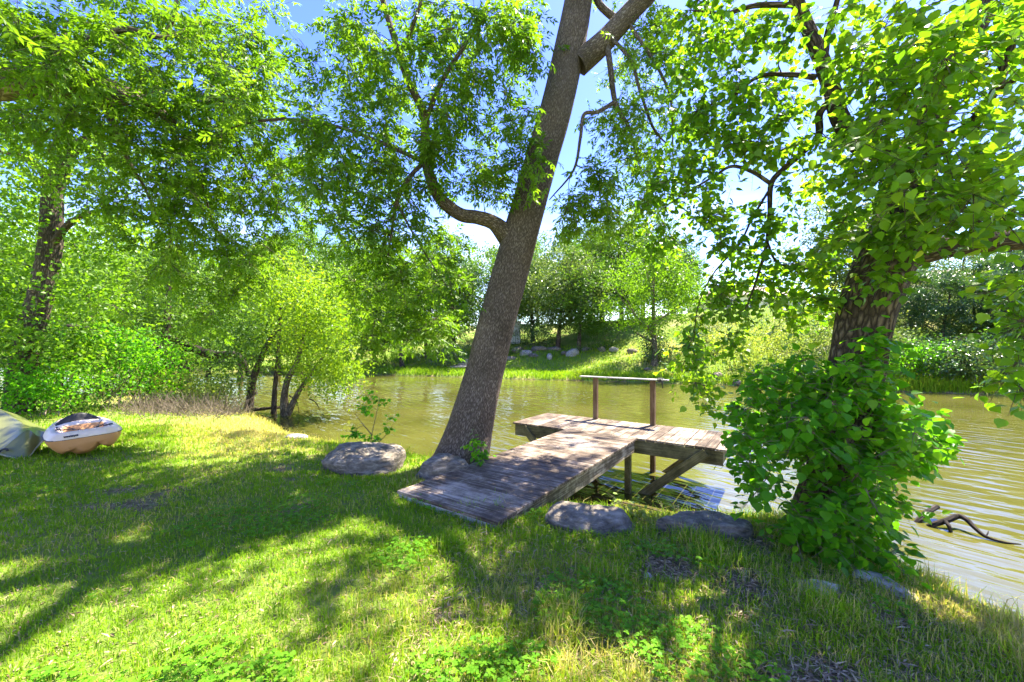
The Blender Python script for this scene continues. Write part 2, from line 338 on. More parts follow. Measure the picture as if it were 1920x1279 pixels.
def wood_mat(name, dark, mid, light, patch=1.0, axis=0, wet=False):
    """weathered timber: grain along local axis, blotches of lichen and wear, each board its own shade"""
    m, t, N, K = new_mat(name)
    tc = N('ShaderNodeTexCoord'); geo = N('ShaderNodeNewGeometry'); oi = N('ShaderNodeObjectInfo')
    mp = N('ShaderNodeMapping'); s = [55, 55, 55]; s[axis] = 2.2; mp.inputs['Scale'].default_value = s
    ov = N('ShaderNodeVectorMath', operation='SCALE'); K(oi.outputs['Location'], ov.inputs[0]); ov.inputs['Scale'].default_value = 3.7
    av = N('ShaderNodeVectorMath'); K(tc.outputs['Object'], av.inputs[0]); K(ov.outputs['Vector'], av.inputs[1]); K(av.outputs['Vector'], mp.inputs['Vector'])
    g = N('ShaderNodeTexNoise'); g.inputs['Scale'].default_value = 1.0; g.inputs['Detail'].default_value = 5; g.inputs['Roughness'].default_value = .65; K(mp.outputs['Vector'], g.inputs['Vector'])
    bl = N('ShaderNodeTexNoise'); bl.inputs['Scale'].default_value = 2.3 * patch; bl.inputs['Detail'].default_value = 7; bl.inputs['Roughness'].default_value = .7; K(geo.outputs['Position'], bl.inputs['Vector'])
    a1 = N('ShaderNodeMath', operation='MULTIPLY_ADD'); K(bl.outputs['Fac'], a1.inputs[0]); a1.inputs[1].default_value = 1.15
    a0 = N('ShaderNodeMath', operation='MULTIPLY_ADD'); K(oi.outputs['Random'], a0.inputs[0]); a0.inputs[1].default_value = .16; a0.inputs[2].default_value = -.58
    K(a0.outputs['Value'], a1.inputs[2])
    a2 = N('ShaderNodeMath', operation='MULTIPLY_ADD'); K(g.outputs['Fac'], a2.inputs[0]); a2.inputs[1].default_value = .85; K(a1.outputs['Value'], a2.inputs[2])
    r = ramp(N, [(.22, dark), (.48, mid), (.78, light)]); K(a2.outputs['Value'], r.inputs['Fac'])
    col = r.outputs['Color']
    p = N('ShaderNodeBsdfPrincipled'); p.inputs['Roughness'].default_value = .85; p.inputs['Specular IOR Level'].default_value = .2
    K(col, p.inputs['Base Color'])
    b = N('ShaderNodeBump'); b.inputs['Strength'].default_value = .9; b.inputs['Distance'].default_value = .004; K(g.outputs['Fac'], b.inputs['Height']); K(b.outputs['Normal'], p.inputs['Normal'])
    o = N('ShaderNodeOutputMaterial'); K(p.outputs['BSDF'], o.inputs['Surface']); return m
M_DECK = wood_mat('weathered_deck', (.026, .018, .011), (.115, .083, .054), (.44, .355, .265), 1.0, 0)
M_FASC = wood_mat('lichen_fascia', (.026, .019, .011), (.13, .098, .058), (.52, .44, .32), 1.4, 0)
M_BEAM = wood_mat('green_stained_beam', (.035, .03, .014), (.12, .105, .05), (.27, .23, .13), 1.2, 0)
M_POST = wood_mat('brown_post', (.055, .030, .015), (.13, .078, .040), (.22, .15, .09), 1.2, 2)
M_RAIL = wood_mat('pale_rail', (.20, .18, .16), (.42, .39, .35), (.62, .58, .53), 1.2, 0)

def plain_mat(name, c0, c1, scale=4, rough=.6, bump=.0, spec=.4, detail=6):
    m, t, N, K = new_mat(name)
    geo = N('ShaderNodeNewGeometry'); n = N('ShaderNodeTexNoise'); n.inputs['Scale'].default_value = scale; n.inputs['Detail'].default_value = detail; n.inputs['Roughness'].default_value = .65
    K(geo.outputs['Position'], n.inputs['Vector']); r = ramp(N, [(.3, c0), (.7, c1)]); K(n.outputs['Fac'], r.inputs['Fac'])
    p = N('ShaderNodeBsdfPrincipled'); p.inputs['Roughness'].default_value = rough; p.inputs['Specular IOR Level'].default_value = spec; K(r.outputs['Color'], p.inputs['Base Color'])
    if bump:
        b = N('ShaderNodeBump'); b.inputs['Distance'].default_value = bump; K(n.outputs['Fac'], b.inputs['Height']); K(b.outputs['Normal'], p.inputs['Normal'])
    o = N('ShaderNodeOutputMaterial'); K(p.outputs['BSDF'], o.inputs['Surface']); return m
def rock_mat(name, dark, mid, light):
    m, t, N, K = new_mat(name)
    geo = N('ShaderNodeNewGeometry'); n = N('ShaderNodeTexNoise'); n.inputs['Scale'].default_value = 7; n.inputs['Detail'].default_value = 9; n.inputs['Roughness'].default_value = .7
    mp = N('ShaderNodeMapping'); mp.inputs['Scale'].default_value = (1, 1, 3.0); K(geo.outputs['Position'], mp.inputs['Vector']); K(mp.outputs['Vector'], n.inputs['Vector'])
    v = N('ShaderNodeTexVoronoi', feature='DISTANCE_TO_EDGE'); v.inputs['Scale'].default_value = 9; K(mp.outputs['Vector'], v.inputs['Vector'])
    r = ramp(N, [(.33, dark), (.5, mid), (.68, light)]); K(n.outputs['Fac'], r.inputs['Fac'])
    h = N('ShaderNodeMath', operation='MULTIPLY_ADD'); K(v.outputs['Distance'], h.inputs[0]); h.inputs[1].default_value = .35; K(n.outputs['Fac'], h.inputs[2])
    p = N('ShaderNodeBsdfPrincipled'); p.inputs['Roughness'].default_value = .9; p.inputs['Specular IOR Level'].default_value = .2; K(r.outputs['Color'], p.inputs['Base Color'])
    b = N('ShaderNodeBump'); b.inputs['Distance'].default_value = .05; b.inputs['Strength'].default_value = .9; K(h.outputs['Value'], b.inputs['Height']); K(b.outputs['Normal'], p.inputs['Normal'])
    o = N('ShaderNodeOutputMaterial'); K(p.outputs['BSDF'], o.inputs['Surface']); return m
M_ROCK = rock_mat('grey_limestone', (.06, .05, .036), (.17, .143, .104), (.36, .305, .225))
M_ROCKP = rock_mat('pale_limestone', (.19, .165, .125), (.36, .32, .25), (.58, .53, .44))

def ground_mat():
    m, t, N, K = new_mat('soil_and_turf')
    geo = N('ShaderNodeNewGeometry'); a = N('ShaderNodeAttribute', attribute_name='tint')
    n1 = N('ShaderNodeTexNoise'); n1.inputs['Scale'].default_value = 18; n1.inputs['Detail'].default_value = 8; n1.inputs['Roughness'].default_value = .7; K(geo.outputs['Position'], n1.inputs['Vector'])
    n2 = N('ShaderNodeTexNoise'); n2.inputs['Scale'].default_value = .5; n2.inputs['Detail'].default_value = 8; n2.inputs['Roughness'].default_value = .65; K(geo.outputs['Position'], n2.inputs['Vector'])
    so = ramp(N, [(.3, (.11, .075, .042)), (.55, (.22, .155, .09)), (.75, (.38, .29, .17))]); K(n1.outputs['Fac'], so.inputs['Fac'])
    gr = ramp(N, [(.34, (.085, .17, .016)), (.5, (.15, .23, .03)), (.6, (.23, .25, .065)), (.72, (.34, .29, .15))]); K(n2.outputs['Fac'], gr.inputs['Fac'])
    mx = N('ShaderNodeMix', data_type='RGBA'); K(a.outputs['Fac'], mx.inputs['Factor']); K(so.outputs['Color'], mx.inputs['A']); K(gr.outputs['Color'], mx.inputs['B'])
    p = N('ShaderNodeBsdfPrincipled'); p.inputs['Roughness'].default_value = .95; p.inputs['Specular IOR Level'].default_value = .1; K(mx.outputs['Result'], p.inputs['Base Color'])
    b = N('ShaderNodeBump'); b.inputs['Distance'].default_value = .03; K(n1.outputs['Fac'], b.inputs['Height']); K(b.outputs['Normal'], p.inputs['Normal'])
    o = N('ShaderNodeOutputMaterial'); K(p.outputs['BSDF'], o.inputs['Surface']); return m
def water_mat():
    m, t, N, K = new_mat('murky_river_water')
    geo = N('ShaderNodeNewGeometry')
    m0 = N('ShaderNodeMapping'); m0.inputs['Rotation'].default_value = (0, 0, math.radians(48)); K(geo.outputs['Position'], m0.inputs['Vector'])
    mp = N('ShaderNodeMapping'); mp.inputs['Scale'].default_value = (1.1, 3.6, 1); K(m0.outputs['Vector'], mp.inputs['Vector'])
    w1 = N('ShaderNodeTexNoise'); w1.inputs['Scale'].default_value = .95; w1.inputs['Detail'].default_value = 2; w1.inputs['Roughness'].default_value = .4; K(mp.outputs['Vector'], w1.inputs['Vector'])
    w2 = N('ShaderNodeTexNoise'); w2.inputs['Scale'].default_value = .16; w2.inputs['Detail'].default_value = 2; K(geo.outputs['Position'], w2.inputs['Vector'])
    am = N('ShaderNodeMapRange'); am.inputs['From Min'].default_value = .35; am.inputs['From Max'].default_value = .65; am.inputs['To Min'].default_value = .25; K(w2.outputs['Fac'], am.inputs['Value'])
    h = N('ShaderNodeMath', operation='MULTIPLY'); K(w1.outputs['Fac'], h.inputs[0]); K(am.outputs['Result'], h.inputs[1])
    n2 = N('ShaderNodeTexNoise'); n2.inputs['Scale'].default_value = .35; n2.inputs['Detail'].default_value = 5; K(geo.outputs['Position'], n2.inputs['Vector'])
    r = ramp(N, [(.35, (.060, .060, .010)), (.65, (.086, .082, .017))]); K(n2.outputs['Fac'], r.inputs['Fac'])
    p = N('ShaderNodeBsdfPrincipled'); p.inputs['Roughness'].default_value = .06; p.inputs['IOR'].default_value = 1.4; p.inputs['Specular IOR Level'].default_value = .8
    K(r.outputs['Color'], p.inputs['Base Color'])
    b = N('ShaderNodeBump'); b.inputs['Strength'].default_value = 1; b.inputs['Distance'].default_value = .08; K(h.outputs['Value'], b.inputs['Height']); K(b.outputs['Normal'], p.inputs['Normal'])
    o = N('ShaderNodeOutputMaterial'); K(p.outputs['BSDF'], o.inputs['Surface']); return m
M_GND = ground_mat(); M_WAT = water_mat()

# ------------------------------------------------------------------ terrain
NEAR = catmull([(90, -120), (22, -32), (8, -9), (5.2, -2), (4.35, 1.2), (4.0, 2.9), (3.65, 4.0), (3.1, 4.75), (2.3, 4.95), (1.2, 5.05), (.3, 5.7), (-.4, 6.7), (-1.6, 7.7), (-3.2, 8.3),
                (-4.7, 9.3), (-5.9, 10.6), (-7.6, 12.3), (-11, 14.6), (-17, 17), (-28, 20), (-60, 26), (-160, 40)], 160)
FARS = catmull([(160, -70), (70, 0), (40, 12.5), (25.3, 20.0), (21.4, 21.7), (17.2, 24.0), (11.6, 26.4), (6.5, 28.4), (1.6, 29.8), (-5.5, 32.6), (-12.5, 34.8), (-30, 40), (-70, 52), (-170, 80)], 140)
def sdist(x, y, line, closing):
    """signed distance to a shoreline, positive on the land side"""
    x = np.asarray(x, float).ravel(); y = np.asarray(y, float).ravel(); d = np.full(len(x), 1e9); ins = np.zeros(len(x), bool)
    poly = np.vstack([line, closing])
    for i in range(len(line) - 1):
        ax, ay = line[i]; bx, by = line[i + 1]; ex, ey = bx - ax, by - ay
        t = np.clip(((x - ax) * ex + (y - ay) * ey) / (ex * ex + ey * ey), 0, 1); d = np.minimum(d, np.hypot(x - ax - t * ex, y - ay - t * ey))
    for i in range(len(poly)):
        ax, ay = poly[i]; bx, by = poly[(i + 1) % len(poly)]
        if ay == by: continue
        c = ((ay > y) != (by > y)) & (x < (bx - ax) * (y - ay) / (by - ay) + ax); ins ^= c
    return np.where(ins, d, -d)
def s_near(x, y): return sdist(x, y, NEAR, np.array([(-1200, 40), (-1200, -1200), (90, -1200)]))
def s_far(x, y): return sdist(x, y, FARS, np.array([(-1200, 80), (-1200, 1500), (1500, 1500), (1500, -70)]))
def gz_full(x, y):
    x = np.asarray(x, float).ravel(); y = np.asarray(y, float).ravel(); sn = s_near(x, y); sf = s_far(x, y)
    zn = WZ + .86 * (1 - np.exp(-np.maximum(sn, 0) / .62)) + (vn(x, y, .9) - .5) * .07 * np.clip(sn, 0, 1) + (vn(x, y, 4, 2) - .5) * .12 * np.clip(sn / 2, 0, 1)
    zn -= .22 * np.clip((-x - 4) / 6, 0, 1) * np.clip((y - 4) / 6, 0, 1) * np.clip(sn / 2, 0, 1)
    sfp = np.maximum(sf, 0); k = np.clip((x - 6) / 16, 0, 1); slope = .26 + .26 * k; start = 3.0 * (1 - k) + .6
    rise = np.minimum(np.maximum(sfp - start, 0) * slope, 4.4 + .6 * k + .4 * vn(x, y, 6, 4))
    zf = WZ + .30 * (1 - np.exp(-sfp / .35)) + .07 * np.minimum(sfp, 5) + rise + (vn(x, y, 2.2, 6) - .5) * .35 * np.clip(sfp / 4, 0, 1) + .012 * np.maximum(sfp - 40, 0)
    zw = WZ - 1.1 * (1 - np.exp(-np.minimum(np.maximum(-sn, 0), np.maximum(-sf, 0)) / 1.3)) - .01
    return np.where(sn > 0, zn, np.where(sf > 0, zf, zw)), sn, sf
def gz(x, y): return float(gz_full([x], [y])[0][0])
def gpos(x, y, dz=0.0): return (x, y, gz(x, y) + dz)
def bare(x, y):
    """how bare the turf is: patches of soil toward the right foreground"""
    k = np.clip((x - .0) / 1.6, 0, 1) * np.clip((4.2 - y) / 1.5, 0, 1)
    return np.clip((vn(x, y, .55, 9) * .6 + vn(x, y, .22, 3) * .4 - (.73 - .16 * k)) * 7, 0, 1)
def ground():
    n = 330; s = np.linspace(-1, 1, n); ax = np.sinh(s * 6.6) / math.sinh(6.6) * 900
    gx, gy = np.meshgrid(ax + 0.5, ax + 5.5); z, sn, sf = gz_full(gx, gy)
    V = np.stack([gx.ravel(), gy.ravel(), z], -1); idx = np.arange(n * n).reshape(n, n)
    q = np.stack([idx[:-1, :-1], idx[:-1, 1:], idx[1:, 1:], idx[1:, :-1]], -1).reshape(-1, 4)
    tint = np.where(sf > 0, .95, np.where(sn > 0, np.clip(.85 - bare(gx, gy).ravel() * .7, .1, .85) * np.clip(sn / .4, .2, 1), 0))
    o = link('ground', mesh_np('ground', V, [q], M_GND, tint=tint, smooth=True))
    tag(o, 'grassy riverbank ground sloping down to the water', 'ground', kind='structure')
    b = bmesh.new(); vs = [b.verts.new(p) for p in ((-420, -260, WZ), (420, -260, WZ), (420, 160, WZ), (-420, 160, WZ))]; b.faces.new(vs)
    w = bm_obj('river_water', b, M_WAT); tag(w, 'murky olive green river water with fine ripples', 'water', kind='structure')
ground()

# ------------------------------------------------------------------ grass, clover and litter on the near bank
def blades(name, x, y, h, w, tint, mat, lean=.55, z=None, label=None, cat='grass'):
    n = len(x); z = gz_full(x, y)[0] if z is None else z
    P = np.stack([x, y, z - .01], -1); a = rng.uniform(0, 2 * np.pi, n); side = np.stack([np.cos(a), np.sin(a), np.zeros(n)], -1)
    b = rng.uniform(0, 2 * np.pi, n); l = rng.random(n)[:, None] ** 1.3 * lean; ld = np.stack([np.cos(b), np.sin(b), np.zeros(n)], -1) * l
    up = np.array([[0, 0, 1.0]]); H = h[:, None]; Wd = w[:, None]; V = np.zeros((n, 5, 3))
    m = P + (up * .58 + ld * .35) * H; tp = P + (up * (1 - .45 * l) + ld * 1.15) * H
    V[:, 0] = P - side * Wd; V[:, 1] = P + side * Wd; V[:, 2] = m - side * Wd * .8; V[:, 3] = m + side * Wd * .8; V[:, 4] = tp
    k = (np.arange(n) * 5)[:, None]; q = k + np.array([[0, 1, 3, 2]]); t = k + np.array([[2, 3, 4]])
    o = link(name, mesh_np(name, V.reshape(-1, 3), [q, t], mat, tint=np.repeat(tint, 5))); return tag(o, label, cat, kind='stuff')
def lawn():
    X, Y = [], []
    for (y0, y1, n) in ((1.0, 3.0, 90000), (3.0, 5.2, 105000), (5.2, 8.5, 90000), (8.5, 15, 48000)):
        y = rng.uniform(y0, y1, n); x = rng.uniform(-1, 1, n) * (1.42 * y + .6); X.append(x); Y.append(y)
    x = np.concatenate(X); y = np.concatenate(Y); z, sn, sf = gz_full(x, y)
    cl = vn(x, y, .12, 5); keep = (sn > .12) & (rng.random(len(x)) > bare(x, y) * .93) & (rng.random(len(x)) < .35 + .9 * cl)
    x, y, z, sn = x[keep], y[keep], z[keep], sn[keep]
    dry = vn(x, y, 1.3, 12) * .6 + vn(x, y, .35, 14) * .4; spit = np.clip((2.7 - sn) / 1.2, 0, 1) * np.clip((-x - 3.2) / 1.5, 0, 1)
    rt = np.clip((x - .3) / 2, 0, 1)
    tint = np.clip(.66 + rng.normal(size=len(x)) * .13 - np.clip(dry - .5, 0, 1) * .9 - spit * .5, .02, 1)
    strw = rng.random(len(x)) < (.08 + .24 * rt + .75 * spit + .25 * np.clip(dry - .52, 0, .3) * 3); tint[strw] = rng.uniform(0, .2, strw.sum())
    edge = np.exp(-((sn - .5) / .45) ** 2) * np.clip((x + .2) / 1, 0, 1)
    tall = np.clip((vn(x, y, .4, 21) - .62) * 4, 0, 1)
    h = rng.uniform(.035, .075, len(x)) * (1 + .5 * np.clip(x + 1.5, 0, 1)) * (1 + 1.3 * edge * rng.random(len(x)) + 0.9 * tall * np.clip((x + 2.5) / 2.5, 0, 1))
    w = rng.uniform(.0022, .0042, len(x)) * np.clip(y / 3.2, .8, 2.4)
    blades('lawn_grass', x, y, h * np.clip(y / 5, 1, 1.5), w, tint, M_GRS, 1.25, z, 'short green lawn grass with dry straw patches on the near bank')
    n = 90000; y = rng.uniform(1.0, 7, n); x = rng.uniform(-1, 1, n) * (1.4 * y + .5); z, sn, sf = gz_full(x, y)
    k = (sn > .08) & (rng.random(n) < .16 + .75 * bare(x, y) + .45 * np.clip((x - .5) / 2, 0, 1)); x, y, z = x[k], y[k], z[k]; n = len(x)
    LV = Leaves(); L = rng.uniform(.02, .075, n); a = rng.uniform(0, 2 * np.pi, n)
    LV.add(np.stack([x, y, z + rng.uniform(.002, .02, n)], -1), np.stack([np.cos(a), np.sin(a), rng.normal(size=n) * .18], -1), np.array([0, 0, 1.0]) + rng.normal(size=(n, 3)) * .3, L, rng.uniform(.004, .012, n), rng.random(n))
    m_ = 45000; x = rng.uniform(-.6, 3.8, m_); y = rng.uniform(1.2, 4.6, m_); z, sn, sf = gz_full(x, y); k = (sn > .1) & (rng.random(m_) < .25 + .75 * bare(x, y)); x, y, z = x[k], y[k], z[k]; m_ = len(x); a = rng.uniform(0, 2 * np.pi, m_)
    LV.add(np.stack([x, y, z + rng.uniform(.004, .03, m_)], -1), np.stack([np.cos(a), np.sin(a), rng.normal(size=m_) * .25], -1), np.array([0, 0, 1.0]) + rng.normal(size=(m_, 3)) * .35, rng.uniform(.025, .09, m_), rng.uniform(.004, .012, m_), .35 + .65 * rng.random(m_))
    tag(link('leaf_litter', LV.build('leaf_litter', T_LANCE2, M_LIT)), 'brown dry leaf litter and dead stems lying between the grass', 'leaf litter', kind='stuff')
    n = 46000; y = rng.uniform(1.0, 4.6, n); x = rng.uniform(-1.2, 1, n) * (1.1 * y + .3); z, sn, sf = gz_full(x, y)
    c = vn(x, y, .62, 31) * .7 + vn(x, y, .2, 33) * .3 - np.clip((-x - 1.2) / 2, 0, 1) * .12 - np.clip((x - 1.2), 0, 1) * .12
    k = (sn > .5) & (c > .585) & (rng.random(n) < .55); x, y, z = x[k], y[k], z[k]; n = len(x); LV = Leaves()
    hh = rng.uniform(.03, .085, n); b0 = rng.uniform(0, 2 * np.pi, n); tl = rng.normal(size=(n, 3)) * .28; tt = rng.random(n)
    acc = Acc(); B = np.stack([x, y, z], -1); Tp = B + np.stack([rng.normal(size=n) * .012, rng.normal(size=n) * .012, hh], -1); prisms(acc, B[::2], Tp[::2], .0009, .0007)
    for q in range(3):
        a = b0 + q * 2.094; LV.add(Tp, np.stack([np.cos(a), np.sin(a), np.full(n, .12)], -1), np.array([0, 0, 1.0]) + tl, rng.uniform(.014, .026, n), rng.uniform(.014, .024, n), tt)
    tag(link('clover_patch', LV.build('clover_patch', T_LANCE2, M_CLV)), 'low clover with three-part leaves growing through the lawn', 'clover', kind='stuff')
    # tall tufts along the water edge
    n = 5200; i = rng.integers(40, 128, n); f = rng.random(n)[:, None]; p = NEAR[i] * (1 - f) + NEAR[i + 1] * f
    tg = nrm(NEAR[i + 1] - NEAR[i]); nr = np.stack([-tg[:, 1], tg[:, 0]], -1); o = rng.uniform(.02, .75, n)
    x = p[:, 0] + nr[:, 0] * o; y = p[:, 1] + nr[:, 1] * o; sn = s_near(x, y)
    bad = sn < 0; x[bad] = (p[:, 0] - nr[:, 0] * o)[bad]; y[bad] = (p[:, 1] - nr[:, 1] * o)[bad]
    k = (vn(x, y, .3, 41) > .45) & (y > 1) & (y < 16) & ~((x > -1.0) & (x < 1.8) & (y > 4.3) & (y < 6.5)); x, y = x[k], y[k]; n = len(x)
    lft = x < -3.4; tint = np.where(lft, rng.uniform(0, .3, n), rng.uniform(.3, .95, n))
    blades('bank_grass', x, y, rng.uniform(.10, .30, n) * np.where(lft, .75, 1), rng.uniform(.002, .004, n) * np.clip(y / 4, 1, 2), tint, M_GRS, 1.0, None, 'long loose grass fringing the edge of the near bank')
lawn()

# ------------------------------------------------------------------ dock
DU = np.array([.57, .8217]); DV = np.array([.8217, -.57]); DO = np.array([-.142, 3.54]); DZ = .10
dock = empty('wooden_dock', (DO[0], DO[1], 0.0), math.atan2(DU[1], DU[0]))
tag(dock, 'weathered wooden T-shaped dock reaching over the water', 'dock')
def dbox(name, a0, a1, b0, b1, z0, z1, mat, bevel=.004, jig=0.0, along='a', me=None):
    """box in dock coordinates: a along the walkway, b to the right, as a child of the dock with its own local origin"""
    la, lb, lz = a1 - a0, b1 - b0, z1 - z0
    if me is None:
        b = bmesh.new(); box(b, (0, 0, 0), (la, lb, lz) if along == 'a' else (lb, la, lz))
        if bevel: bmesh.ops.bevel(b, geom=b.edges[:], offset=bevel, segments=2, affect='EDGES', profile=.5)
        me = bpy.data.meshes.new(name); b.to_mesh(me); b.free(); me.materials.append(mat)
    o = bpy.data.objects.new(name, me); COL.objects.link(o); o.parent = dock
    o.location = ((a0 + a1) / 2 + rng.normal() * jig, -(b0 + b1) / 2 + rng.normal() * jig * 1.5, (z0 + z1) / 2 + rng.normal() * jig * .35)
    o.rotation_euler = (rng.normal() * jig * 1.2, rng.normal() * jig * .8, (0 if along == 'a' else math.pi / 2) + rng.normal() * jig * .8); return o
WW, WL, TD, TL0, TL1 = 1.315, 3.93, 1.40, -2.54, 1.36
me = None; n = 26; p = WL / n
for i in range(n):
    o = dbox('plank', i * p + .0035, (i + 1) * p - .0035, -WW - .02, .02, DZ - .036, DZ, M_DECK, .005, .0018, 'b', me); me = o.data
me = None; n = 26; p = (TL1 - TL0) / n
for i in range(n):
    o = dbox('plank', WL + .006, WL + TD, TL0 + i * p + .0045, TL0 + (i + 1) * p - .0045, DZ - .036, DZ, M_DECK, .005, .0018, 'a', me); me = o.data
z1 = DZ - .039; z0 = z1 - .19
dbox('fascia_board', .06, WL - .06, -.045, -.005, z0, z1, M_FASC); dbox('fascia_board', .06, WL - .06, -WW + .005, -WW + .045, z0, z1, M_FASC)
dbox('front_board', .012, .055, -WW, 0, z0 + .02, z1, M_RAIL, along='b')
dbox('joist', .06, WL - .06, -WW / 2 - .02, -WW / 2 + .02, z0, z1 - .003, M_BEAM)
dbox('beam', WL + .02, WL + .06, TL0 + .05, TL1 - .05, z0 - .03, z1 - .003, M_BEAM, along='b')
dbox('beam', WL + TD - .06, WL + TD - .02, TL0 + .05, TL1 - .05, z0 - .03, z1 - .003, M_BEAM, along='b')
dbox('end_board', WL + .063, WL + TD - .063, TL1 - .09, TL1 - .05, z0, z1 - .003, M_BEAM); dbox('end_board', WL + .063, WL + TD - .063, TL0 + .05, TL0 + .09, z0, z1 - .003, M_BEAM)
for b in (-.10, -WW + .10):
    dbox('support_post', WL - .155, WL - .062, b - .047, b + .047, WZ - .9, z1 - .004, M_BEAM, along='a')
for b in (-.075, -1.27):
    dbox('rail_post', WL + TD - .155, WL + TD - .065, b - .045, b + .045, -1.7, DZ + .885, M_POST, along='a')
def brace(a, b0, z_0, b1, z_1):
    L = math.hypot(b1 - b0, z_1 - z_0); b = bmesh.new(); box(b, (0, 0, 0), (L, .04, .14)); bmesh.ops.bevel(b, geom=b.edges[:], offset=.004, segments=1, affect='EDGES')
    me = bpy.data.meshes.new('brace'); b.to_mesh(me); b.free(); me.materials.append(M_BEAM); o = bpy.data.objects.new('brace', me); COL.objects.link(o); o.parent = dock
    X = Vector((0, -(b1 - b0) / L, (z_1 - z_0) / L)); Y = Vector((1, 0, 0)); Z = X.cross(Y)
    o.matrix_basis = Matrix(((X.x, Y.x, Z.x, a), (X.y, Y.y, Z.y, -(b0 + b1) / 2), (X.z, Y.z, Z.z, (z_0 + z_1) / 2), (0, 0, 0, 1)))
brace(WL - .004, 1.08, .02, -.06, -.98); brace(WL + TD + .003, 1.08, .02, -.02, -.98); brace(WL - .004, -2.26, .02, -WW + .02, -.98); brace(WL + TD + .003, -2.26, .02, -WW, -.98)
dbox('rail_board', WL + TD - .18, WL + TD - .04, -1.62, .22, DZ + .888, DZ + .913, M_RAIL, along='b')
M_ROPE = plain_mat('dark_rope', (.012, .014, .012), (.035, .04, .03), 60, .8)
a = Acc(); q = at(1237, 706, 7.9); dx = np.array([DV[0], DV[1], 0]); dy = np.array([DU[0], DU[1], 0]); th = np.linspace(0, 6 * np.pi, 60)
rc = np.array([DO[0], DO[1], 0]) + dy * (WL + TD - .11) + dx * .07; rc[2] = DZ + .9005
loop = rc + dy * (np.cos(th) * .098)[:, None] + np.array([0, 0, 1.0]) * (np.sign(np.sin(th)) * np.abs(np.sin(th)) ** .6 * .032)[:, None] + dx * np.linspace(-.04, .04, 60)[:, None]
tail = catmull([loop[-1], loop[-1] - dy * .02 + np.array([0, 0, .02]), rc - dy * .118 + dx * .06, rc - dy * .115 + dx * .065 - np.array([0, 0, .09]), rc - dy * .11 + dx * .07 - np.array([0, 0, .15])], 24)
tube(a, loop, np.full(60, .009), 6); tube(a, tail, np.full(24, .011), 6)
ro = link('tied_rope', a.mesh('tied_rope', M_ROPE)); tag(ro, 'dark rope knotted round the end of the dock rail', 'rope')

# ------------------------------------------------------------------ rocks
def rock_mesh(name, size, seed, mat, sub=4, flat=.75):
    b = bmesh.new(); bmesh.ops.create_icosphere(b, subdivisions=sub, radius=1.0); r = np.random.default_rng(seed); pl = nrm(r.normal(size=(14, 3))); pd = r.uniform(.62, .95, 14)
    off = seed * 1.7
    for v in b.verts:
        d = np.array(v.co); k = 1.0
        for n_, q in zip(pl, pd):
            c = float(d @ n_)
            if c > 1e-3: k = min(k, q / c)
        k = min(k, flat / max(d[2], 1e-3)) if d[2] > 0 else k
        k *= 1 + .10 * (vn(d[0] * 2 + off, d[1] * 2 + d[2] * 1.7, .5, seed) - .5) + .05 * (vn(d[0] * 6 + off, d[1] * 6 + d[2] * 6, .5, seed) - .5)
        v.co = Vector((d[0] * k * size[0], d[1] * k * size[1], d[2] * k * size[2]))
    me = bpy.data.meshes.new(name); b.to_mesh(me); b.free(); me.materials.append(mat); me.polygons.foreach_set('use_smooth', np.ones(len(me.polygons), bool)); return me
def rock(px, py, d, size, seed, mat, label, rz=0.0, zc=None, tilt=(0, 0), group=None, sub=4, name='rock', flat=.75):
    p = at(px, py, d); o = link(name, rock_mesh(name, size, seed, mat, sub, flat)); z = gz(p[0], p[1])
    o.location = (p[0], p[1], z + (0 if zc is None else zc)); o.rotation_euler = (tilt[0], tilt[1], rz); return tag(o, label, 'rock', group)
rock(684, 868, 5.45, (.64, .46, .42), 3, M_ROCK, 'large dark grey flat-topped boulder left of the leaning trunk', .15, .06, (.06, .10), flat=.52)
rock(828, 880, 5.1, (.37, .30, .30), 8, M_ROCK, 'grey boulder at the foot of the leaning trunk beside the dock', .4, .06, (.05, -.12))
rock(1112, 990, 3.75, (.46, .34, .24), 12, M_ROCK, 'rounded grey boulder in the bank right of the walkway', -.1, -.02, (.05, .08))
rock(1318, 1035, 3.5, (.42, .22, .46), 17, M_ROCK, 'flat-topped grey block of stone at the water edge', -.12, -.02, (0, 0), flat=.34)
rock(1532, 1128, 2.65, (.19, .14, .05), 21, M_ROCKP, 'small flat stone sunk in dry grass left of the leafy shoots', .3, -.01, sub=3)
rock(1668, 1165, 2.75, (.22, .13, .07), 23, M_ROCKP, 'flat pale slab at the lip of the right bank', -.6, -.005, (0, .2), sub=3)
rock(556, 832, 7.6, (.26, .14, .10), 25, M_ROCKP, 'small pale stone at the shore of the dry spit', .2, .03, sub=3)
rock(1216, 1105, 2.74, (.035, .03, .03), 27, M_ROCKP, 'pebble lying in the lawn below the boulders', 0, .02, sub=2, name='pebble')

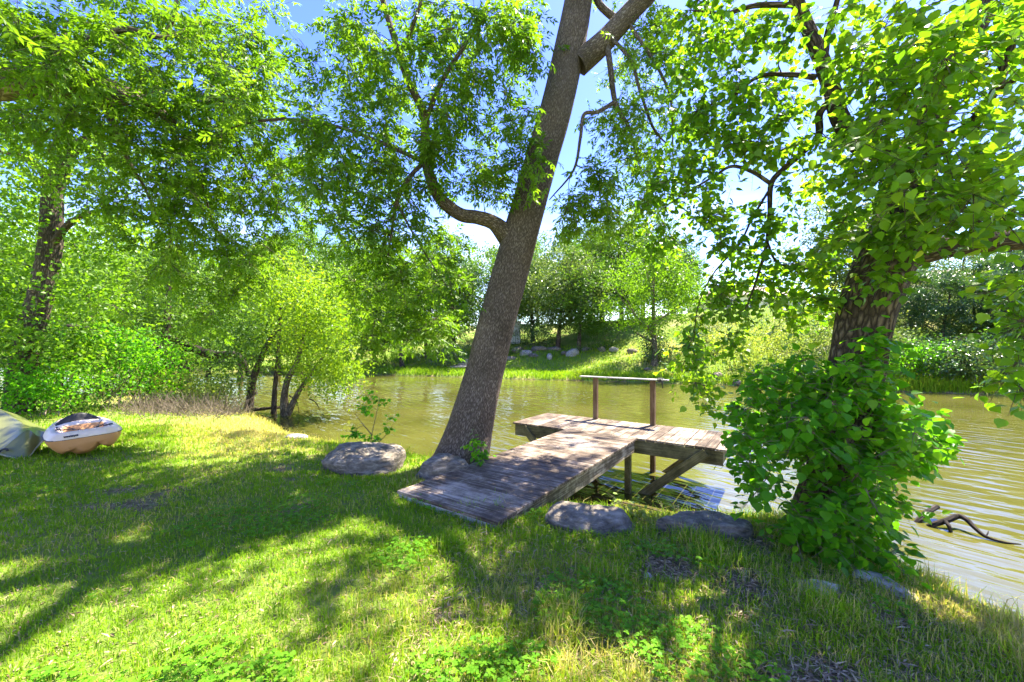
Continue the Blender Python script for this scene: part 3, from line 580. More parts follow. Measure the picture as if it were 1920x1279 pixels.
# ------------------------------------------------------------------ boats
M_TAN = plain_mat('tan_plastic', (.52, .24, .085), (.60, .30, .12), 3, .4, 0, .45); M_CRM = plain_mat('cream_plastic', (.66, .50, .37), (.74, .60, .47), 3, .38, 0, .45)
M_BLK = plain_mat('black_foam', (.015, .015, .016), (.03, .03, .032), 20, .6); M_OLIVE = plain_mat('olive_plastic', (.10, .11, .028), (.15, .155, .045), 2.5, .28, 0, .6)
M_INK = plain_mat('dark_print', (.02, .025, .05), (.03, .035, .06), 10, .6)
def loft(name, secs, mat, parent, closed=True, caps=True, smooth=True, thick=0.0):
    """secs: list of rings (k,3)"""
    n = len(secs); k = len(secs[0]); V = np.concatenate(secs); f = []
    for i in range(n - 1):
        for j in range(k if closed else k - 1): f.append((i * k + j, i * k + (j + 1) % k, (i + 1) * k + (j + 1) % k, (i + 1) * k + j))
    me = bpy.data.meshes.new(name); fs = [tuple(q) for q in f]
    if caps: fs += [tuple(range(k))[::-1], tuple(range((n - 1) * k, n * k))]
    me.from_pydata([tuple(v) for v in V], [], fs); me.materials.append(mat); me.polygons.foreach_set('use_smooth', np.ones(len(me.polygons), bool)); me.update()
    o = bpy.data.objects.new(name, me); COL.objects.link(o); o.parent = parent
    if thick: s = o.modifiers.new('thick', 'SOLIDIFY'); s.thickness = thick; s.offset = 0
    return o
def kayak():
    # local +X runs from the near stern to the far bow, Y left, Z up
    px, d = 166, 5.72; x = (px - CX) / F * d; ax = math.atan2(d, x) + math.radians(5)
    k = empty('kayak', (x, d, gz(x, d) + .02), ax); tag(k, 'tan and cream sit-on-top kayak lying on the lawn, stern toward the viewer', 'kayak')
    k.rotation_euler = (math.radians(-3), math.radians(-2.5), ax)
    L = 1.75; st = np.array([0, .04, .12, .3, .6, .9, 1.2, 1.45, 1.65, 1.75]); hw = np.interp(st, [0, .04, .12, .3, .7, 1.1, 1.45, 1.75], [.24, .33, .37, .39, .39, .34, .23, .03])
    gzv = np.interp(st, [0, .4, 1.2, 1.75], [.285, .27, .25, .24]); kz = np.interp(st, [0, .12, .4, 1.4, 1.75], [.09, .02, .0, .02, .18])
    hull = []
    for s, w, g, z in zip(st, hw, gzv, kz):
        r = []
        for t in np.linspace(-1, 1, 33):
            yy = w * np.sign(t) * min(1, abs(t) ** .8 * 1.04); dep = abs(t) ** 3.2
            tun = .10 * math.exp(-((t + .28) / .17) ** 2) * max(0, 1 - s / .8) + .06 * math.exp(-((t - .35) / .15) ** 2) * max(0, 1 - s / .8)   # tunnels either side of the skeg
            r.append((s, yy, z + (g - z) * dep + tun * (1 - dep)))
        hull.append(np.array(r))
    loft('hull', hull, M_TAN, k, closed=False, caps=True)
    def deck_z(s, t, g):
        a = abs(t); zz = g + .10 * (1 - max(0, (a - .72) / .28) ** 2.2) if a > .72 else g + .10
        well = 1 / (1 + math.exp(-(.60 - a) * 28)) * (1 / (1 + math.exp(-(s - .15) * 45))) * (1 / (1 + math.exp((s - .52) * 45)))
        cock = 1 / (1 + math.exp(-(.66 - a) * 26)) * (1 / (1 + math.exp(-(s - .76) * 40))) * (1 / (1 + math.exp((s - 1.5) * 20)))
        hump = .06 * math.exp(-((s - .64) / .10) ** 2) * max(0, 1 - (a / .8) ** 2)
        return zz + hump - well * .10 - cock * .15
    deck = []; ss = np.linspace(0, L, 64)
    for s, w, g in zip(ss, np.interp(ss, st, hw), np.interp(ss, st, gzv)): deck.append(np.array([(s - .01, w * t * 1.012, deck_z(s, t, g)) for t in np.linspace(-1, 1, 41)]))
    deck.insert(0, np.array([(-.014, .243 * t, .285) for t in np.linspace(-1, 1, 41)]))
    loft('deck', deck, M_CRM, k, closed=False, caps=False)
    lin = []
    for s in np.linspace(.15, .55, 24):
        w = np.interp(s, st, hw); g = np.interp(s, st, gzv); lin.append(np.array([(s - .014, w * t * 1.012, deck_z(s, t, g) + .006) for t in np.linspace(-.56, .50, 25)]))
    loft('cargo_well', lin, M_TAN, k, closed=False, caps=False)
    # seam, seat back, bungee, handle and lettering
    a = Acc()
    for sg in (-1, 1): tube(a, np.array([(s, sg * (w + .004), g) for s, w, g in zip(st, hw, gzv)]), np.full(len(st), .007), 6)
    tube(a, np.array([(-.006, y, .285) for y in np.linspace(-.24, .24, 9)]), np.full(9, .007), 6)
    o = link('seam', a.mesh('seam', M_BLK), k, False)
    sb = [np.array([(.74 + .05 * u, y + .02, .36 + (.15 - 2.6 * y * y) * u) for y in np.linspace(-.235, .235, 19)]) for u in np.linspace(0, 1, 6)]
    loft('seat_back', sb, M_BLK, k, closed=False, caps=False, thick=.03)
    a = Acc(); w0 = .385
    tube(a, catmull([(.2, .2, w0 + .01), (.3, .02, w0 - .05), (.38, -.12, w0 - .06), (.50, -.2, w0 + .01)], 20), np.full(20, .006), 5)
    tube(a, catmull([(.50, .19, w0 + .01), (.36, .05, w0 - .06), (.28, -.1, w0 - .05), (.2, -.2, w0 + .012)], 20), np.full(20, .006), 5)
    tube(a, catmull([(.2, -.2, w0 + .012), (.08, -.26, w0 - .01), (.02, -.27, w0 - .06)], 10), np.full(10, .005), 5)
    link('bungee', a.mesh('bungee', M_BLK), k, False)
    for (s, y) in ((.10, -.20), (.16, -.26), (.12, -.13), (.20, .22), (.28, .26)):
        b = bmesh.new(); box(b, (s, y, w0 + .004), (.03, .05, .014)); bmesh.ops.bevel(b, geom=b.edges[:], offset=.004, segments=1, affect='EDGES'); o = bm_obj('cleat', b, M_BLK); o.parent = k
    a = Acc(); tube(a, catmull([(.20, .22, w0 + .006), (.25, .27, w0 + .05), (.28, .26, w0 + .006)], 10), np.full(10, .005), 5); link('handle', a.mesh('handle', M_BLK), k, False)
    b = bmesh.new(); r = np.random.default_rng(4)                       # illegible slanted lettering on the stern quarter
    for i in range(9):
        t = .30 + i * .052; nrmv = 1.02
        yy = np.interp(t * 0 + .02, st, hw)
        for q in range(2):
            s = -.003 - .002; y0 = .235 - i * .0155 + (q * .006)
            box(b, (-.017, y0 - .02, .325 + r.uniform(-.003, .003) + q * .008), (.012, .007 if q else .010, .022 if q == 0 else .012))
    o = bm_obj('lettering', b, M_INK); o.parent = k
kayak()
def green_boat():
    p = at(15, 850, 6.0); g = empty('canoe', (p[0], p[1], gz(p[0], p[1]) + .02)); tag(g, 'olive green plastic boat tipped on its side at the left edge', 'boat')
    # hull on its side: sections run from the tip (near right) away to the left; built in world-aligned local space
    f = lambda px, py, d: at(px, py, d) - np.array(g.location)
    ridge = [f(90, 812, 6.15), f(72, 806, 6.25), f(54, 800, 6.35), f(30, 786, 6.45), f(0, 768, 6.5), f(-60, 745, 6.5), f(-140, 740, 6.5)]
    keel = [f(86, 822, 6.1), f(70, 838, 6.0), f(50, 860, 5.8), f(20, 856, 5.75), f(-10, 848, 5.75), f(-70, 840, 5.8), f(-140, 830, 5.9)]
    chine = [f(87, 816, 6.1), f(71, 818, 6.05), f(52, 806, 5.98), f(26, 824, 5.85), f(-6, 845, 5.78), f(-60, 838, 5.8), f(-140, 828, 5.9)]
    back = [f(90, 806, 6.5), f(76, 800, 6.7), f(60, 792, 6.8), f(42, 782, 6.9), f(14, 772, 7.0), f(-50, 760, 7.0), f(-140, 750, 7.0)]
    bot = [f(88, 826, 6.5), f(76, 832, 6.8), f(62, 832, 6.9), f(42, 830, 7.0), f(14, 826, 7.0), f(-50, 822, 7.0), f(-140, 820, 7.0)]
    def ring(*c): return [np.asarray(q) for q in c]
    n = 40; cv = [catmull(q, n) for q in (ridge, chine, keel, bot, back)]
    a = Acc(); ix = np.arange(n * 2).reshape(n, 2); q4 = np.stack([ix[:-1, 0], ix[:-1, 1], ix[1:, 1], ix[1:, 0]], -1)
    for u in range(5): a.add(np.stack([cv[u], cv[(u + 1) % 5]], 1).reshape(-1, 3), [q4])
    a.add(np.array([c[0] for c in cv]), [np.array([[0, 1, 2, 3, 4]])]); link('hull', a.mesh('hull', M_OLIVE), g, False)
    a = Acc(); tube(a, catmull([q + np.array([0, -.01, -.004]) for q in keel[:6]], 40), np.full(40, .012), 6); o = link('rim', a.mesh('rim', plain_mat('pale_rim', (.30, .30, .15), (.38, .36, .2), 4, .4)), g, False)
    a = Acc(); tube(a, catmull([f(-2, 848, 5.74), f(4, 843, 5.74), f(12, 842, 5.74), f(14, 846, 5.74)], 14), np.full(14, .014), 6); link('handle', a.mesh('handle', M_BLK), g, False)
green_boat()

# ------------------------------------------------------------------ leaning ash tree
def skelpath(pts, r, n=60):
    """pts: (px, py, distance); r: radii at the points"""
    P = catmull([at(*q) for q in pts], n); R = np.interp(np.linspace(0, 1, n), np.linspace(0, 1, len(r)), r); return P, R
def ash_tree():
    b = at(868, 905, 6.05); t = empty('leaning_tree', gpos(b[0], b[1], -.1)); tag(t, 'big leaning tree with grey ridged bark beside the dock', 'tree')
    tr = skelpath([(840, 915, 6.05), (862, 868, 6.05), (882, 800, 6.05), (908, 700, 6.1), (938, 580, 6.15), (973, 450, 6.2), (1010, 320, 6.25), (1046, 190, 6.3), (1072, 70, 6.35), (1092, -60, 6.4), (1105, -220, 6.5), (1110, -420, 6.7), (1130, -640, 6.9)],
                  [.52, .42, .335, .295, .275, .275, .255, .25, .235, .21, .18, .14, .08], 200)
    a = Acc(); tube(a, tr[0], tr[1], 72, lump=.035, seed=2)
    link('trunk', a.mesh('trunk', B_ASH), t)
    limbs = [skelpath([(950, 442, 6.15), (925, 418, 6.0), (895, 408, 5.9), (862, 402, 5.8), (825, 372, 5.7), (806, 330, 5.65), (797, 280, 5.6), (795, 215, 5.6), (765, 150, 5.6), (742, 80, 5.6), (718, 0, 5.6), (690, -120, 5.6), (660, -260, 5.7)], [.165, .11, .10, .095, .088, .075, .065, .058, .05, .045, .04, .032, .02], 90),
             skelpath([(1085, 120, 6.3), (1130, 80, 6.25), (1180, 25, 6.2), (1240, -40, 6.1), (1330, -160, 6.0), (1430, -330, 6.0)], [.19, .17, .15, .14, .11, .05], 60),
             skelpath([(797, 270, 5.6), (800, 225, 5.55), (830, 150, 5.5), (868, 90, 5.45), (908, 20, 5.4), (930, -60, 5.4)], [.045, .038, .033, .028, .024, .015], 40),
             skelpath([(745, 100, 5.6), (765, 70, 5.5), (790, 0, 5.4), (800, -60, 5.4)], [.03, .026, .022, .015], 24),
             skelpath([(800, 300, 5.6), (770, 330, 5.5), (745, 375, 5.4), (735, 430, 5.4), (728, 480, 5.4)], [.035, .03, .026, .02, .01], 30),
             skelpath([(795, 305, 5.6), (720, 270, 5.5), (640, 240, 5.4), (560, 225, 5.3), (480, 228, 5.2), (400, 250, 5.2)], [.03, .027, .023, .02, .016, .008], 40),
             skelpath([(745, 380, 5.4), (770, 430, 5.5), (800, 480, 5.7), (840, 540, 6.0)], [.018, .014, .01, .006], 24),
             skelpath([(1138, 80, 6.2), (1145, 130, 6.1), (1152, 185, 6.1), (1165, 215, 6.1), (1180, 240, 6.1), (1195, 300, 6.1)], [.05, .045, .04, .035, .025, .01], 30),
             skelpath([(1155, 190, 6.1), (1120, 210, 6.0), (1095, 215, 6.0), (1088, 260, 5.9), (1075, 320, 5.9), (1030, 375, 5.9)], [.035, .03, .028, .024, .018, .008], 30),
             skelpath([(1130, 55, 6.2), (1180, 110, 6.0), (1200, 170, 5.9), (1225, 240, 5.8), (1255, 275, 5.8)], [.032, .027, .023, .018, .01], 30),
             skelpath([(1175, 40, 6.2), (1210, 90, 6.0), (1240, 140, 5.9), (1258, 190, 5.9), (1262, 300, 5.9)], [.03, .027, .022, .016, .008], 30),
             skelpath([(1165, 45, 6.3), (1120, 0, 6.4), (1130, -60, 6.4), (1180, -180, 6.6)], [.06, .055, .05, .03], 24),
             skelpath([(1100, -100, 6.4), (980, -260, 5.6), (850, -480, 4.6), (650, -800, 3.6)], [.12, .09, .06, .02], 40),
             skelpath([(1105, -200, 6.5), (1000, -420, 7.2), (800, -520, 8.2), (600, -560, 9.0)], [.11, .08, .05, .02], 40),
             skelpath([(1110, -320, 6.6), (1250, -600, 6.2), (1350, -900, 5.4), (1500, -1300, 4.6)], [.10, .07, .05, .02], 40)]
    a = Acc()
    for P, R in limbs: tube(a, P, R, 12 if R[0] > .05 else 7, lump=.04)
    fr = blobs([(780, 50, 120, 50, 4.9, 6.2, 16), (905, 50, 105, 50, 4.9, 6.4, 16), (990, 80, 45, 70, 5.2, 7, 8), (690, 120, 55, 65, 5, 6.4, 9), (870, 165, 80, 50, 5, 6.5, 12), (780, 200, 90, 45, 5, 6.5, 9),
                (800, 245, 90, 40, 5, 6, 10), (700, 265, 80, 45, 4.8, 6.2, 10), (620, 235, 60, 40, 4.8, 6, 7), (965, 225, 50, 35, 5.2, 6.5, 6), (975, 285, 45, 30, 5.2, 6.5, 6), (730, 320, 100, 50, 5, 6.4, 14),
                (620, 330, 65, 70, 5, 6.5, 10), (880, 315, 60, 35, 5, 6.4, 7), (900, 355, 40, 20, 5.5, 6.5, 3), (700, 405, 60, 50, 5, 6.5, 9), (640, 420, 35, 30, 5.5, 7, 3), (770, 430, 75, 50, 5.2, 7, 11), (800, 520, 60, 50, 5.5, 7.5, 16), (705, 520, 55, 60, 5.5, 7.5, 15),
                (755, 590, 70, 45, 6, 8, 16), (690, 600, 40, 40, 6, 8, 8), (830, 590, 30, 30, 6, 7.5, 4), (600, 150, 25, 40, 5, 6, 3), (650, 50, 40, 35, 5, 6, 4), (560, 230, 40, 35, 5, 6, 5),
                (1095, 320, 50, 50, 5.4, 6.8, 8), (1150, 245, 45, 40, 5.5, 7, 7), (1185, 325, 40, 50, 5.5, 7, 6), (1115, 390, 50, 30, 5.6, 7, 6), (1060, 385, 35, 30, 5.6, 6.6, 5), (1225, 100, 45, 70, 5.4, 7, 9), (1245, 200, 45, 50, 5.4, 7, 8), (1200, 30, 50, 30, 5.5, 7, 6), (1180, 150, 35, 40, 6.4, 7.6, 5), (1215, 290, 40, 40, 5.6, 7, 5)])
    n = 250; tx = rng.uniform(-5.5, 7.5, n); ty = rng.uniform(2.5, 13, n); k = vn(tx, ty, 1.1, 61) > .34; tx, ty = tx[k], ty[k]  # unseen upper crown, spread out of view to dapple the lawn
    tx = np.concatenate([tx, rng.uniform(1.6, 3.4, 15)]); ty = np.concatenate([ty, rng.uniform(6.0, 7.8, 15)])  # extra unseen leaf clusters, added to shade a sunlit lawn patch
    top = [np.stack([tx, ty, np.maximum(8.0, 2.1 + .87 * ty) + rng.random(len(tx)) * 1.8], -1)]
    top = np.concatenate(top); tgt = np.concatenate([fr, top]); br = Acc()
    E = grow([tr] + limbs, tgt, .03, .12, 5, br); m = len(fr)
    LV = Leaves(); sprays_ash(LV, br, fr, E[:m], 5, 5, (.22, .5), .084)
    L2 = Leaves(); sprays_ash(L2, br, top, E[m:], 4, 4, (.3, .7), .10, lw=.42)
    link('limbs', a.mesh('limbs', B_ASH), t); tag(link('twigs', br.mesh('twigs', B_GEN), t), kind='stuff')
    big, rest = LV.split(300); LV.parts(big, T_LANCE, leaf_meshes('leaflet', T_LANCE, M_ASH), t, 'leaflet')
    tag(link('foliage', LV.build('foliage', T_LANCE2, M_ASH, rest), t), kind='stuff'); tag(link('crown', L2.build('crown', T_LANCE2, M_ASH), t), kind='stuff')
ash_tree()

# ------------------------------------------------------------------ right tree with heart-shaped leaves
def right_tree():
    b = at(1520, 1040, 3.75); t = empty('broadleaf_tree', gpos(b[0], b[1], -.08)); tag(t, 'dark furrowed tree at the right water edge with heart-shaped leaves', 'tree')
    tr = skelpath([(1512, 1075, 3.75), (1532, 1000, 3.75), (1566, 880, 3.75), (1592, 760, 3.75), (1610, 660, 3.75), (1628, 570, 3.75), (1668, 470, 3.75), (1700, 380, 3.75), (1725, 280, 3.8), (1768, 160, 3.85), (1830, 30, 3.9), (1880, -120, 4.0), (1900, -320, 4.2), (1900, -560, 4.5)],
                  [.30, .25, .225, .215, .215, .225, .235, .175, .15, .135, .12, .10, .08, .04], 160)
    a = Acc(); tube(a, tr[0], tr[1], 56, lump=.05, seed=5); link('trunk', a.mesh('trunk', B_TAL), t)
    limbs = [skelpath([(1660, 510, 3.75), (1705, 482, 3.72), (1760, 466, 3.66), (1830, 456, 3.6), (1920, 448, 3.5), (2040, 430, 3.4), (2200, 380, 3.3)], [.16, .125, .105, .10, .09, .075, .03], 60),
             skelpath([(1715, 330, 3.78), (1665, 290, 3.85), (1610, 272, 3.95), (1575, 222, 4.0), (1560, 170, 4.05), (1535, 100, 4.05), (1505, 30, 4.1), (1470, -60, 4.1), (1420, -220, 4.2)], [.11, .095, .085, .08, .075, .07, .062, .05, .02], 60),
             skelpath([(1555, 190, 4.05), (1536, 215, 4.1), (1534, 255, 4.15), (1500, 290, 4.2), (1468, 318, 4.2), (1446, 345, 4.2), (1443, 400, 4.2), (1437, 460, 4.2), (1420, 520, 4.2), (1400, 575, 4.2)], [.04, .036, .034, .032, .03, .028, .022, .018, .013, .007], 60),
             skelpath([(1446, 345, 4.2), (1410, 322, 4.2), (1372, 312, 4.25), (1340, 330, 4.3), (1290, 360, 4.4), (1250, 385, 4.4)], [.022, .02, .017, .014, .01, .006], 30),
             skelpath([(1440, 360, 4.2), (1410, 410, 4.2), (1385, 460, 4.3), (1340, 510, 4.4), (1310, 570, 4.4), (1300, 640, 4.4)], [.014, .012, .01, .008, .006, .004], 30),
             skelpath([(1437, 450, 4.2), (1455, 490, 4.15), (1490, 505, 4.1), (1540, 530, 4.1)], [.014, .011, .009, .005], 24),
             skelpath([(1530, 145, 4.05), (1480, 140, 4.2), (1420, 145, 4.3), (1360, 190, 4.4), (1300, 210, 4.5)], [.03, .025, .02, .013, .007], 30),
             skelpath([(1740, 260, 3.8), (1800, 245, 3.3), (1860, 180, 2.95), (1895, 90, 2.8), (1905, 0, 2.75)], [.045, .035, .03, .025, .015], 30),
             skelpath([(1860, 180, 2.95), (1900, 150, 2.8), (1960, 120, 2.7)], [.022, .018, .01], 12),
             skelpath([(1800, 462, 3.62), (1838, 410, 3.4), (1880, 370, 3.2), (1930, 350, 3.1)], [.02, .016, .013, .008], 20),
             skelpath([(1545, 110, 4.05), (1553, 60, 4.0), (1570, 0, 3.9), (1590, -80, 3.8)], [.035, .03, .025, .015], 20),
             skelpath([(1505, 10, 4.1), (1420, 10, 4.2), (1360, 25, 4.3), (1300, 20, 4.4)], [.03, .025, .018, .008], 24),
             skelpath([(1850, -60, 3.95), (1700, -220, 3.4), (1500, -420, 2.9), (1200, -700, 2.6)], [.08, .06, .045, .015], 30)]
    a = Acc()
    for P, R in limbs: tube(a, P, R, 18 if R[0] > .07 else 8, lump=.06, seed=1)
    link('limbs', a.mesh('limbs', B_TAL), t)
    fr = blobs([(1640, 60, 100, 60, 2.9, 4.4, 14), (1770, 50, 110, 55, 2.3, 3.8, 13), (1880, 60, 50, 60, 2.3, 3.5, 5), (1620, 140, 70, 50, 3, 4.2, 7), (1740, 160, 110, 60, 2.3, 3.6, 13), (1860, 220, 70, 80, 2.3, 3.6, 8), (1690, 260, 100, 50, 2.6, 3.6, 13),
                (1790, 340, 110, 60, 2.4, 3.5, 15), (1880, 370, 45, 50, 2.4, 3.5, 6), (1640, 335, 55, 40, 3.2, 4, 9), (1615, 430, 40, 45, 3.2, 4.2, 9), (1680, 430, 50, 25, 3.1, 3.45, 6), (1640, 505, 25, 20, 3.2, 3.45, 2), (1790, 405, 80, 15, 2.9, 3.4, 5), (1560, 270, 40, 40, 3.6, 4.4, 5),
                (1400, 60, 100, 50, 3.8, 5, 16), (1320, 130, 60, 70, 4, 5.2, 12), (1420, 175, 75, 50, 3.8, 4.8, 12), (1345, 230, 60, 50, 4, 5, 10), (1300, 310, 55, 40, 4, 5, 9), (1400, 265, 50, 35, 4, 4.8, 7), (1245, 350, 40, 35, 4, 5, 6), (1480, 245, 35, 35, 3.9, 4.5, 5), (1235, 435, 30, 40, 4.1, 5, 5), (1300, 20, 50, 25, 4, 5, 6),
                (1345, 415, 50, 30, 4, 4.8, 7), (1440, 405, 28, 35, 4, 4.5, 5), (1385, 460, 45, 25, 4, 4.6, 5), (1445, 530, 40, 35, 4, 4.6, 7), (1525, 500, 50, 30, 3.8, 4.4, 8), (1545, 560, 40, 35, 3.9, 4.4, 6), (1330, 555, 40, 35, 4.1, 4.8, 6), (1300, 635, 32, 50, 4.2, 4.8, 7), (1312, 705, 18, 22, 4.2, 4.7, 3), (1385, 530, 35, 30, 4, 4.7, 4), (1500, 340, 35, 20, 4, 4.5, 3), (1375, 610, 25, 25, 4, 4.6, 3), (1480, 560, 30, 30, 4, 4.5, 4),
                (1905, 540, 25, 35, 2.9, 3.4, 5), (1905, 620, 22, 35, 2.9, 3.3, 5), (1910, 700, 15, 25, 2.9, 3.3, 3)])
    top = []
    for (cx, cy, cz, rx, ry, rz, n) in ((3.6, 4.2, 7.4, 2.6, 2.2, 1.5, 9), (5.2, 2.8, 6.4, 1.8, 2.0, 1.6, 5), (1.0, 2.8, 6.8, 1.8, 1.3, .9, 6)):
        v = rdir(n) * (rng.random((n, 1)) ** .4); top.append(np.array([cx, cy, cz]) + v * np.array([rx, ry, rz]))
    top = np.concatenate(top); br = Acc(); E = grow([tr] + limbs, np.concatenate([fr, top]), .02, .10, 5, br); m = len(fr)
    LV = Leaves(); sprays_simple(LV, br, fr, E[:m], 6, 7, (.16, .38), (.052, .084), droop=.32); L2 = Leaves(); sprays_simple(L2, br, top, E[m:], 5, 7, (.25, .6), (.09, .13))
    tag(link('twigs', br.mesh('twigs', B_GEN), t), kind='stuff')
    big, rest = LV.split(300); LV.parts(big, T_HEART, leaf_meshes('leaf', T_HEART, M_TAL), t)
    tag(link('foliage', LV.build('foliage', T_HEART, M_TAL, rest), t), kind='stuff'); tag(link('crown', L2.build('crown', T_LANCE2, M_TAL), t), kind='stuff')
right_tree()
def shoots():
    b = at(1545, 1060, 3.5); t = empty('sucker_shrub', gpos(b[0], b[1], -.03)); tag(t, 'dense leafy green shoots growing round the foot of the right tree', 'shrub')
    C = blobs([(1575, 850, 70, 110, 3.0, 3.4, 14), (1600, 740, 40, 60, 3.1, 3.45, 7), (1560, 860, 170, 115, 3.0, 4.1, 52), (1450, 800, 80, 65, 3.2, 4.2, 18), (1680, 830, 70, 65, 3.0, 4.0, 16), (1570, 980, 100, 85, 2.95, 3.7, 28), (1600, 1060, 80, 45, 2.85, 3.4, 18), (1590, 735, 50, 40, 3.2, 3.5, 9), (1630, 690, 25, 40, 3.3, 3.5, 4), (1480, 720, 70, 55, 3.5, 4.2, 16), (1640, 640, 22, 25, 3.3, 3.5, 3), (1400, 790, 30, 40, 3.5, 4.2, 6), (1735, 800, 28, 45, 3.3, 3.9, 6)])
    base = np.array(t.location); sk = []
    for i in range(16):
        e = C[rng.integers(len(C))]; s = base + np.array([rng.normal() * .16, rng.normal() * .12, 0]); m = (s + e) / 2 + np.array([0, 0, .12]); sk.append((catmull([s, m, e], 14), np.linspace(.012, .004, 14)))
    br = Acc()
    for P, R in sk: tube(br, P, R, 5)
    E = grow(sk, C, .008, .15, 4, br); LV = Leaves(); sprays_simple(LV, br, C, nrm(E + np.array([0, 0, .3])), 5, 6, (.14, .3), (.05, .092), droop=.32)
    tag(link('stems', br.mesh('stems', B_PAL), t), kind='stuff'); big, rest = LV.split(300); LV.parts(big, T_HEART, leaf_meshes('leaf', T_HEART, M_SHR), t)
    tag(link('foliage', LV.build('foliage', T_HEART, M_SHR, rest), t), kind='stuff')
shoots()

# ------------------------------------------------------------------ overhanging tree, upper left
def left_canopy():
    t = empty('overhanging_tree', gpos(-11.5, 2.6, -.1)); tag(t, 'tree off the left edge whose thick limb and drooping foliage hang overhead', 'tree')
    z0 = gz(-11.5, 2.6)
    tr = (catmull([(-11.5, 2.6, z0 - .1), (-11.3, 2.8, 2), (-10.8, 3.2, 4.2), (-10.6, 3.6, 6.6), (-10.5, 4, 9)], 40), np.linspace(.5, .2, 40))
    lb = [(catmull([(-10.75, 3.25, 4.4), (-8.6, 4.2, 5.0), at(-60, 150, 5.0), at(30, 152, 5.0), at(110, 155, 5.05), at(190, 172, 5.2), at(260, 185, 5.5), at(330, 230, 5.9)], 60), np.interp(np.linspace(0, 1, 60), [0, .35, .6, .75, .85, 1], [.22, .2, .19, .16, .1, .03])),
          skelpath([(60, 150, 5.0), (150, 80, 5.2), (230, 55, 5.4), (310, 70, 5.7), (380, 40, 6)], [.06, .05, .045, .035, .015], 30),
          skelpath([(180, 170, 5.2), (215, 240, 5.3), (245, 310, 5.5), (270, 350, 5.7), (300, 420, 6)], [.04, .03, .024, .018, .008], 30),
          skelpath([(240, 180, 5.4), (340, 200, 5.8), (420, 190, 6.2), (500, 240, 6.6)], [.04, .03, .022, .01], 30),
          skelpath([(300, 210, 5.8), (350, 290, 6), (380, 350, 6.2), (400, 420, 6.4), (440, 470, 6.6)], [.03, .024, .02, .014, .007], 30),
          skelpath([(420, 190, 6.2), (440, 260, 6.4), (470, 330, 6.5), (520, 420, 6.8)], [.022, .018, .013, .006], 24),
          skelpath([(310, 70, 5.7), (330, 10, 5.6), (320, -90, 5.6)], [.03, .025, .012], 16),
          (catmull([(-10.6, 3.6, 6.4), (-8, 4.5, 7.6), (-5.5, 5.5, 8.2), (-3.5, 6.2, 8.2)], 30), np.linspace(.16, .03, 30)),
          (catmull([(-10.8, 3.2, 5.0), (-8.5, 2.8, 6.6), (-6, 2.6, 7.4), (-4, 2.6, 7.4)], 30), np.linspace(.14, .03, 30))]
    a = Acc(); tube(a, *tr, 20, lump=.06); link('trunk', a.mesh('trunk', B_PAL), t); a = Acc()
    for P, R in lb: tube(a, P, R, 20 if R[0] > .1 else 7, lump=.06)
    link('limbs', a.mesh('limbs', B_PAL), t)
    fr = blobs([(50, 50, 70, 50, 4.4, 6, 12), (170, 80, 90, 50, 4.6, 6.5, 16), (320, 60, 90, 50, 5, 7, 15), (440, 50, 70, 45, 5.4, 7, 11), (480, 140, 60, 60, 5.6, 7, 11), (360, 150, 110, 50, 5, 7, 17), (230, 185, 90, 40, 4.8, 6.2, 14), (70, 105, 80, 25, 4.4, 4.85, 8), (70, 215, 70, 30, 4.6, 6, 11),
                (430, 245, 100, 50, 5.4, 7.2, 18), (310, 280, 90, 50, 5, 7, 15), (390, 345, 90, 55, 5.4, 7.2, 16), (490, 330, 50, 65, 5.8, 7.4, 10), (300, 400, 75, 60, 5.4, 7.2, 12), (420, 450, 70, 50, 5.8, 7.4, 11), (500, 420, 40, 45, 6, 7.4, 6), (545, 330, 35, 45, 6, 7.4, 5), (340, 520, 60, 45, 6, 7.4, 8), (460, 520, 45, 40, 6.2, 7.4, 6), (230, 360, 50, 40, 5.6, 6.8, 6), (400, 570, 40, 40, 6.4, 7.4, 5)])
    fr = np.concatenate([fr, fr[rng.integers(0, len(fr), 90)] + rng.normal(size=(90, 3)) * np.array([.45, .5, .3])])
    top = []
    for (cx, cy, cz, rx, ry, rz, n) in ((-6.5, 5.4, 8.6, 3.2, 2.8, 1.6, 10), (-5.2, 2.4, 8.0, 3, 2, 1.4, 5), (-9.5, 6.0, 7.6, 2.4, 2.6, 1.6, 4)):
        v = rdir(n) * (rng.random((n, 1)) ** .4); top.append(np.array([cx, cy, cz]) + v * np.array([rx, ry, rz]))
    top = np.concatenate(top); br = Acc(); E = grow([tr] + lb, np.concatenate([fr, top]), .025, .10, 5, br); m = len(fr); E[:m, 2] -= .4
    LV = Leaves(); sprays_ash(LV, br, fr, nrm(E[:m]), 5, 5, (.25, .55), .082); L2 = Leaves(); sprays_ash(L2, br, top, E[m:], 4, 4, (.3, .7), .11, lw=.42)
    tag(link('twigs', br.mesh('twigs', B_GEN), t), kind='stuff'); tag(link('foliage', LV.build('foliage', T_LANCE2, M_ASH), t), kind='stuff'); tag(link('crown', L2.build('crown', T_LANCE2, M_ASH), t), kind='stuff')
left_canopy()

